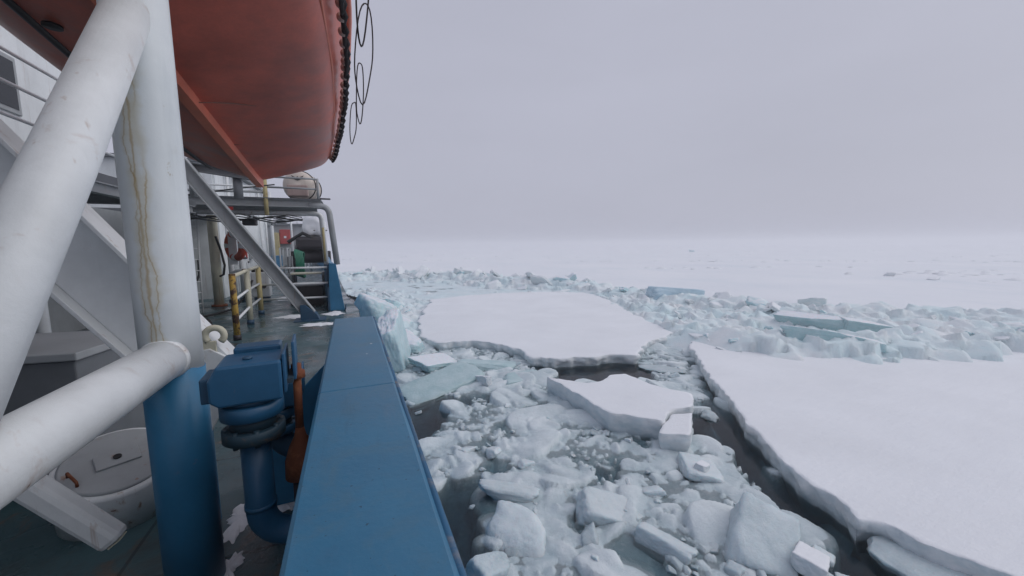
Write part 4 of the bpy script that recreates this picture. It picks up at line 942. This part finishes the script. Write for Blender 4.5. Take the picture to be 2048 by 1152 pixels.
for y in (3.6, 7.3): MB().box((-5.299,y,.2),(-5.25,y+.8,2.0)).build('door', MAT['white'], t, bevel=.02)
MB().box((-5.299,5.2,1.2),(-5.1,5.9,1.9)).build('fuse_box', MAT['dgrey'], t, bevel=.02)
for y in (-.5,2.2,5.0,8.0,10.3):
    MB().tube([(-3.25,y,2.745),(-3.25,y,3.8)], .024, 10).build('rail_post', MAT['white'], t)
for z in (3.79,3.45,3.1): MB().tube([(-3.25,-5,z),(-3.25,10.6,z)], .02, 8).build('guard_rail', MAT['white'], t)

t = empty('standing_pipe', (-3.97, 15.0, 0), 'tall thick cream pipe standing in front of the dark recess', 'pipe')
MB().tube([(-3.55,13.4,.0),(-3.55,13.4,2.6)], .12, 20).build('pipe', MAT['cream'], t); MB().tube([(-3.55,13.4,.0),(-3.55,13.4,.06)], .19, 20).build('base_flange', MAT['rust'], t)
t = empty('standing_pipe', (-3.5, 14.3, 0), 'pair of slimmer white pipes beside the thick cream pipe', 'pipe')
for (x, y, rd) in ((-3.38,14.2,.075),(-3.2,14.6,.06)): MB().tube([(x,y,.0),(x,y,2.6)], rd, 16).build('pipe', MAT['white'], t); 
for (x, y, rd) in ((-3.38,14.2,.13),(-3.2,14.6,.11)): MB().tube([(x,y,.0),(x,y,.10)], rd, 16).build('base_flange', MAT['navy'], t)
t = empty('ladder', (-3.7, 11.9, 0), 'narrow white ladder leaning up to the boat deck beside the big pillar', 'ladder')
for dx in (0,.22):
    MB().tube([(-3.62+dx*.6,11.6+dx,.05),(-3.72+dx,12.0+dx*.3,2.55)], .022, 10).build('stile', MAT['white'], t)
for k in range(8):
    f_ = .1+k*.11; MB().tube([(-3.62-.1*f_,11.6+.4*f_,.05+2.5*f_),(-3.488+f_*-.012,11.82+f_*.246,.05+2.5*f_)], .012, 8).build('rung', MAT['white'], t)
t = empty('hose', (-3.4, 13.0, 0), 'black rubber hose sagging in loops beside the thick cream pipe', 'hose')
MB().tube([(-3.42,13.1,2.0),(-3.30,13.0,1.6),(-3.22,12.9,1.2),(-3.26,12.9,.95),(-3.36,12.95,.9)], .03, 10).build('loop', MAT['black'], t)
MB().tube([(-4.1,11.9,.75),(-3.95,11.8,.5),(-3.7,11.9,.62),(-3.6,12.2,1.0),(-3.62,12.3,1.4)], .03, 10).build('loop', MAT['black'], t)
MB().tube([(-4.0,10.6,.04),(-3.6,10.9,.04),(-3.2,11.6,.04),(-3.0,12.3,.04),(-2.7,12.5,.35),(-2.5,12.4,.8)], .03, 10).build('loop', MAT['black'], t)

# lifebuoy on a bracket
t = empty('lifebuoy', (-3.05, 13.2, 1.35), 'red lifebuoy with white bands hanging on the pipes by the white wall', 'lifebuoy')
Mb = Matrix.Translation((-3.02,13.3,1.74)) @ Matrix.Rotation(R(-48),4,'Z') @ Matrix.Rotation(R(90),4,'X')
n_ = 40
for k in range(4):
    a0 = k*math.pi/2+.2; a1 = a0+math.pi/2-.4; MB().tube([Mb @ Vector((math.cos(a_)*.34, math.sin(a_)*.34, 0)) for a_ in np.linspace(a0, a1, 12)], .105, 14).build('ring_section', MAT['buoy'], t)
    a0, a1 = a1, a1+.4; MB().tube([Mb @ Vector((math.cos(a_)*.34, math.sin(a_)*.34, 0)) for a_ in np.linspace(a0, a1, 6)], .108, 14).build('white_band', MAT['tarp'], t)
MB().box((-3.2,13.33,1.2),(-3.0,13.40,2.15)).build('bracket', MAT['white'], t)
t = empty('valve_stand', (-3.0, 12.9, 0), 'white hydrant pipe with small valves under the lifebuoy', 'hydrant')
MB().tube([(-3.1,13.0,0),(-3.1,13.0,.98),(-2.95,12.95,1.04),(-2.7,12.9,1.04)], .045, 12).build('pipe', MAT['white'], t)
MB().lathe([(.07,1.02),(.09,1.05),(.07,1.09)], Matrix.Translation((-2.75,12.9,0)), 14).build('valve_wheel', MAT['rust'], t)
t = empty('winch_controls', (-2.6, 14.5, 0), 'white valve block with dark fittings standing behind the railing', 'valve block')
MB().box((-2.95,14.4,.1),(-2.45,14.8,.9)).build('body', MAT['white'], t, bevel=.03); MB().box((-2.9,14.45,0),(-2.5,14.75,.099)).build('foot', MAT['navy'], t)
for k in range(4): MB().lathe([(.05,.9),(.05,.98),(.08,.99),(.08,1.02)], Matrix.Translation((-2.88+k*.12,14.5,0)), 12).build('fitting', MAT['machine'], t)
for k in range(2): MB().lathe([(.07,0),(.07,.03)], Matrix.Translation((-2.8+k*.2,14.395,.45)) @ Matrix.Rotation(R(90),4,'X'), 14).build('gauge', MAT['machine'], t)

# far transverse house and gear
t = empty('forward_house', (-5, 42, 0), 'far grey deckhouse front with railed top at the end of the side deck', 'deckhouse')
MB().box((-12,42,0),(-2.75,44,3.7)).build('wall', MAT['grey'], t); MB().box((-12,41.7,3.701),(-2.6,44,3.86)).build('roof', MAT['dgrey'], t)
for k in range(7):
    x = -8+k*.88; MB().tube([(x,41.8,3.86),(x,41.8,4.9)], .03, 8).build('rail_post', MAT['white'], t)
for z in (4.9,4.55,4.2): MB().tube([(-8.2,41.8,z),(-2.7,41.8,z)], .025, 8).build('guard_rail', MAT['white'], t)
MB().box((-4.7,41.94,.3),(-3.9,41.999,2.2)).build('door', MAT['dgrey'], t, bevel=.02)
t = empty('mast', (-3.75, 25.2, 0), 'white slim mast post rising near the end of the deckhouse wall', 'mast')
MB().tube([(-3.80,24.2,0),(-3.80,24.2,4.6)], .08, 14).build('pole', MAT['white'], t); 
t = empty('foremast', (-3.6, 43, 3.86), 'white forward mast with stays above the far house', 'mast')
MB().tube([(-3.3,43,3.86),(-3.3,43,8.2)], [.42,.3], 16).build('pole', MAT['whitewall'], t)
MB().tube([(-4.6,43,6.5),(-3.5,43,3.9)], .08, 8).build('stay', MAT['dgrey'], t); MB().box((-6.3,42.6,3.861),(-5.5,43.4,5.1)).build('crane_base', MAT['dgrey'], t, bevel=.1)
t = empty('cabinet', (-6.4, 41.5, 0), 'ochre yellow upright cabinet against the far house', 'cabinet')
MB().box((-6.40,41.2,.75),(-5.98,41.8,3.0)).build('body', MAT['ochre'], t, bevel=.04); MB().box((-6.37,41.17,.8),(-6.01,41.2,2.95)).build('door', MAT['ochre'], t); MB().box((-6.37,41.3,0),(-6.01,41.7,.75)).build('stand', MAT['machine'], t)
t = empty('fire_box', (-5.5, 41.8, 2), 'red fire-equipment box on the far house front', 'box')
MB().box((-5.95,41.5,1.95),(-5.1,41.94,3.3)).build('body', MAT['red'], t, bevel=.04); MB().box((-5.90,41.46,2.0),(-5.15,41.5,3.25)).build('door', MAT['red'], t); MB().box((-5.6,41.42,2.5),(-5.4,41.46,2.7)).build('handle', MAT['tarp'], t)
t = empty('chest', (-5.4, 36, 0), 'small bright blue chest on the deck before the far house', 'chest')
MB().box((-5.75,35.6,.0),(-5.0,36.3,.9)).build('body', MAT['blue'], t, bevel=.03); MB().box((-5.78,35.57,.905),(-4.97,36.33,1.0)).build('lid', MAT['blue'], t, bevel=.02)

t = empty('deck_winch', (-2, 21, 0), 'dark deck winch and machinery by the far bulwark', 'winch')
MB().lathe([(.55,-.6),(.55,-.52),(.3,-.5),(.3,.5),(.55,.52),(.55,.6)], Matrix.Translation((-1.65,20,1.25)) @ Matrix.Rotation(R(90),4,'Y'), 24).build('drum', MAT['machine'], t)
for sx in (-.75,.75): MB().box((-1.65+sx-.06,19.6,0),(-1.65+sx+.06,20.4,1.5)).build('side_frame', MAT['machine'], t, bevel=.04)
MB().box((-2.2,19.4,1.55),(-1.0,20.2,2.15)).build('motor', MAT['machine'], t, bevel=.15)
MB().tube([(-2.5,19.6,1.9),(-1.9,19.5,2.3),(-1.2,19.5,1.9),(-.9,19.6,1.2)], .08, 10).build('hydraulic_hose', MAT['black'], t)
t = empty('covered_reel', (-1.5, 20.5, 2.1), 'white tarpaulin-wrapped bundle on top of the dark winch', 'tarpaulin')
me = poly_chunk('tarpaulin', 5, (.62,.5,.62), 9, 7, 3, .10); me.materials.append(MAT['tarp']); o = bpy.data.objects.new('cover', me); COL.objects.link(o); o.parent = t; o.location = (.05,-.3,.62)
MB().tube([(-1.95,20.2,2.45),(-1.45,19.72,2.42),(-.95,20.2,2.45)], .02, 8).build('lashing', MAT['rope'], t)
t = empty('green_hose', (-2.1, 18, 0), 'bright green hose coiled over a rack beside the winch', 'hose')
for k in range(6):
    pp = [(-2.05+.05*k+.03*math.sin(3*a_), 18+.22*math.sin(a_)*(1-.05*k), 1.05+.52*math.cos(a_)-.02*k) for a_ in np.linspace(0,2*math.pi,24,endpoint=False)]
    MB().tube(pp, .035, 8, closed=True).build('coil', MAT['green'], t)
t = empty('hose_rack', (-2.3, 17.7, 0), 'small steel frame rack beside the coiled green hose', 'rack')
for (x, y) in ((-2.55,17.6),(-2.3,17.6),(-2.55,18.3),(-2.3,18.3)): MB().tube([(x,y,0),(x,y,1.65)], .03, 8).build('leg', MAT['grey'], t)
for z in (1.64,.9): 
    MB().tube([(-2.55,17.6,z),(-2.3,17.6,z),(-2.3,18.3,z),(-2.55,18.3,z)], .026, 8, closed=True).build('bar', MAT['grey'], t)
t = empty('step_platform', (-1.4, 13.7, 0), 'low grated step platform on dark frame by the far bulwark', 'platform')
for k in range(9): MB().box((-1.72,13.5+k*.09,.84),(-.86,13.56+k*.09,.87)).build('slat', MAT['cream'], t)
bb = MB().box((-1.78,13.44,.80),(-1.721,14.3,.9)); bb.box((-.859,13.44,.80),(-.80,14.3,.9)); bb.build('side_bar', MAT['grey'], t)
for (x, y) in ((-1.75,13.5),(-.83,13.5),(-1.75,14.25),(-.83,14.25)): MB().tube([(x,y,0),(x,y,1.4 if x < -1 else .8)], .03, 8).build('leg', MAT['dgrey'], t)
t = empty('hatch_box', (-1.3, 13.0, 0), 'dark low hatch box under the cross rails', 'hatch')
MB().box((-1.62,12.5,.0),(-.78,13.3,.55)).build('coaming', MAT['machine'], t, bevel=.02); MB().box((-1.66,12.46,.552),(-.74,13.34,.60)).build('cover', MAT['dgrey'], t, bevel=.015)
t = empty('warning_post', (-3.6, 30, 0), 'pair of thin white poles standing far along the deck', 'pole')
for (x, y) in ((-3.1,26),(-2.3,27)): MB().tube([(x,y,0),(x,y,4.2)], .05, 8).build('pole', MAT['white'], t)

g = random.Random(21)
t = empty('fire_extinguisher', (-3.75, 17.0, 1.0), 'small red fire extinguisher on the white wall behind the slanting strut', 'extinguisher')
MB().lathe([(.0,.9),(.085,.9),(.09,.93),(.09,1.36),(.06,1.44),(.03,1.46),(.03,1.52),(0,1.52)], Matrix.Translation((-3.82,18.05,.35)), 16).build('cylinder', MAT['red'], t)
MB().tube([(-3.82,18.05,1.84),(-3.74,18.05,1.86),(-3.72,18.05,1.6)], .014, 8).build('hose', MAT['black'], t)
t = empty('deck_railing', (-1.2, 24, 0), 'thin white far railing standing beyond the dark winch', 'railing')
for k in range(5): MB().tube([(-2.6,22.5+k*2.2,0),(-2.6,22.5+k*2.2,1.15)], .026, 8).build('stanchion', MAT['white'], t)
for z in (1.14,.78,.4): MB().tube([(-2.6,22.5,z),(-2.6,31.3,z)], .02, 8).build('rail', MAT['white'], t)
t = empty('cable_tray', (-3.9, 11.4, 2.4), 'bundle of grey cables hung below the gantry platform', 'cables')
for k in range(6):
    pp = [(-4.5+i*.34, 11.42+.03*k, 2.46-.02*k-.05*math.sin(i*1.9+k)) for i in range(11)]
    MB().tube(pp, .012+.004*(k % 3), 6).build('cable', MAT['dgrey'] if k % 2 else MAT['black'], t)
t = empty('wall_cabinet', (-3.7, 16.2, 0), 'white equipment box with dark fittings on the wall under the slanting strut', 'cabinet')
MB().box((-3.945,16.7,.85),(-3.62,17.25,1.55)).build('body', MAT['white'], t, bevel=.02)
for k in range(3): MB().lathe([(.04,0),(.04,.05)], Matrix.Translation((-3.62,16.8+k*.16,1.3)) @ Matrix.Rotation(R(90),4,'Y'), 10).build('gauge', MAT['machine'], t)
for k in range(2): MB().tube([(-3.7,16.85+k*.25,.85),(-3.7,16.85+k*.25,.0)], .03, 8).build('pipe', MAT['white'], t)
t = empty('floodlight', (-2.6, 11.2, 2.4), 'dark floodlight hanging under the gantry platform', 'floodlight')
MB().box((-2.44,11.5,2.24),(-2.14,11.72,2.40)).build('housing', MAT['machine'], t, bevel=.03)
MB().box((-2.31,11.59,2.401),(-2.27,11.63,2.52)).build('arm', MAT['grey'], t)
MB().box((-2.41,11.494,2.26),(-2.17,11.4995,2.38)).build('lens', MAT['glass'], t)
t = empty('rope_coil', (-3.1, 9.4, 0), 'coil of dark mooring rope lying on the deck behind the big pillar', 'rope')
for k in range(4):
    MB().tube([(-3.0+(.30-.02*k)*math.cos(a_), 9.6+(.30-.02*k)*math.sin(a_), .04+.05*k) for a_ in np.linspace(0, 2*math.pi, 28, endpoint=False)], .03, 8, closed=True).build('turn', MAT['rope'], t)

# snow lying on the deck
def snow_patch(x, y, a_, b_, seed, label):
    g = random.Random(seed); bm = bmesh.new(); n_ = 90; ph = [g.uniform(0, 6.28) for _ in range(5)]
    cv = bm.verts.new((x, y, .018)); rings = []
    for rr_, zz in ((.5,.016),(.85,.009),(1,.001)):
        rings.append([bm.verts.new((x+a_*rr_*math.cos(k*2*math.pi/n_)*(1+.28*math.sin(3*k*2*math.pi/n_+ph[0])+.16*math.sin(7*k*2*math.pi/n_+ph[1])+.12*math.sin(19*k*2*math.pi/n_+ph[4])), y+b_*rr_*math.sin(k*2*math.pi/n_)*(1+.25*math.sin(2*k*2*math.pi/n_+ph[2])+.14*math.sin(9*k*2*math.pi/n_+ph[3])), zz)) for k in range(n_)])
    for k in range(n_):
        bm.faces.new((cv, rings[0][k], rings[0][(k+1)%n_]))
        for q in range(2): bm.faces.new((rings[q][k], rings[q+1][k], rings[q+1][(k+1)%n_], rings[q][(k+1)%n_]))
    for fc in bm.faces: fc.smooth = True
    me = bpy.data.meshes.new('snow_patch'); bm.to_mesh(me); bm.free(); me.materials.append(MAT['snow']); o = bpy.data.objects.new('snow_patch', me); COL.objects.link(o)
    tag(o, label, 'snow patch')
snow_patch(-.72,2.72,.07,.16,1,'snow patch on the deck between the blue pillar foot and the vent pipe')
snow_patch(-.68,2.30,.05,.12,2,'small snow patch beside the blue pillar foot at the bottom edge')
snow_patch(-.48,2.78,.12,.09,3,'snow patch under the bend of the vent pipe')
snow_patch(-.72,9.3,.35,.22,4,'snow patch on the deck next to the strut foot')
snow_patch(-.45,10.7,.22,.3,5,'snow patch at the deck edge below the far bulwark')
snow_patch(-1.35,10.6,.3,.3,6,'thin snow patch inboard of the strut foot')
snow_patch(-1.9,14.5,.5,.5,7,'snow patch on the far deck behind the cross rails')

# ------------------------------------------------------------------ haze
hm = bpy.data.materials.new('haze'); hm.use_nodes = True; ht = hm.node_tree; ht.nodes.clear()
ho = ht.nodes.new('ShaderNodeOutputMaterial'); pv = ht.nodes.new('ShaderNodeVolumePrincipled')
pv.inputs['Color'].default_value = (.93, .94, .97, 1); pv.inputs['Density'].default_value = .0024; pv.inputs['Anisotropy'].default_value = .2
ht.links.new(pv.outputs[0], ho.inputs['Volume'])
b = MB(); b.box((-9600,-9600,WATER-4),(9600,9600,11)); o = b.build('haze', hm); tag(o, 'thin pale haze over the sea ice', 'haze', kind='stuff'); o['kind'] = 'stuff'
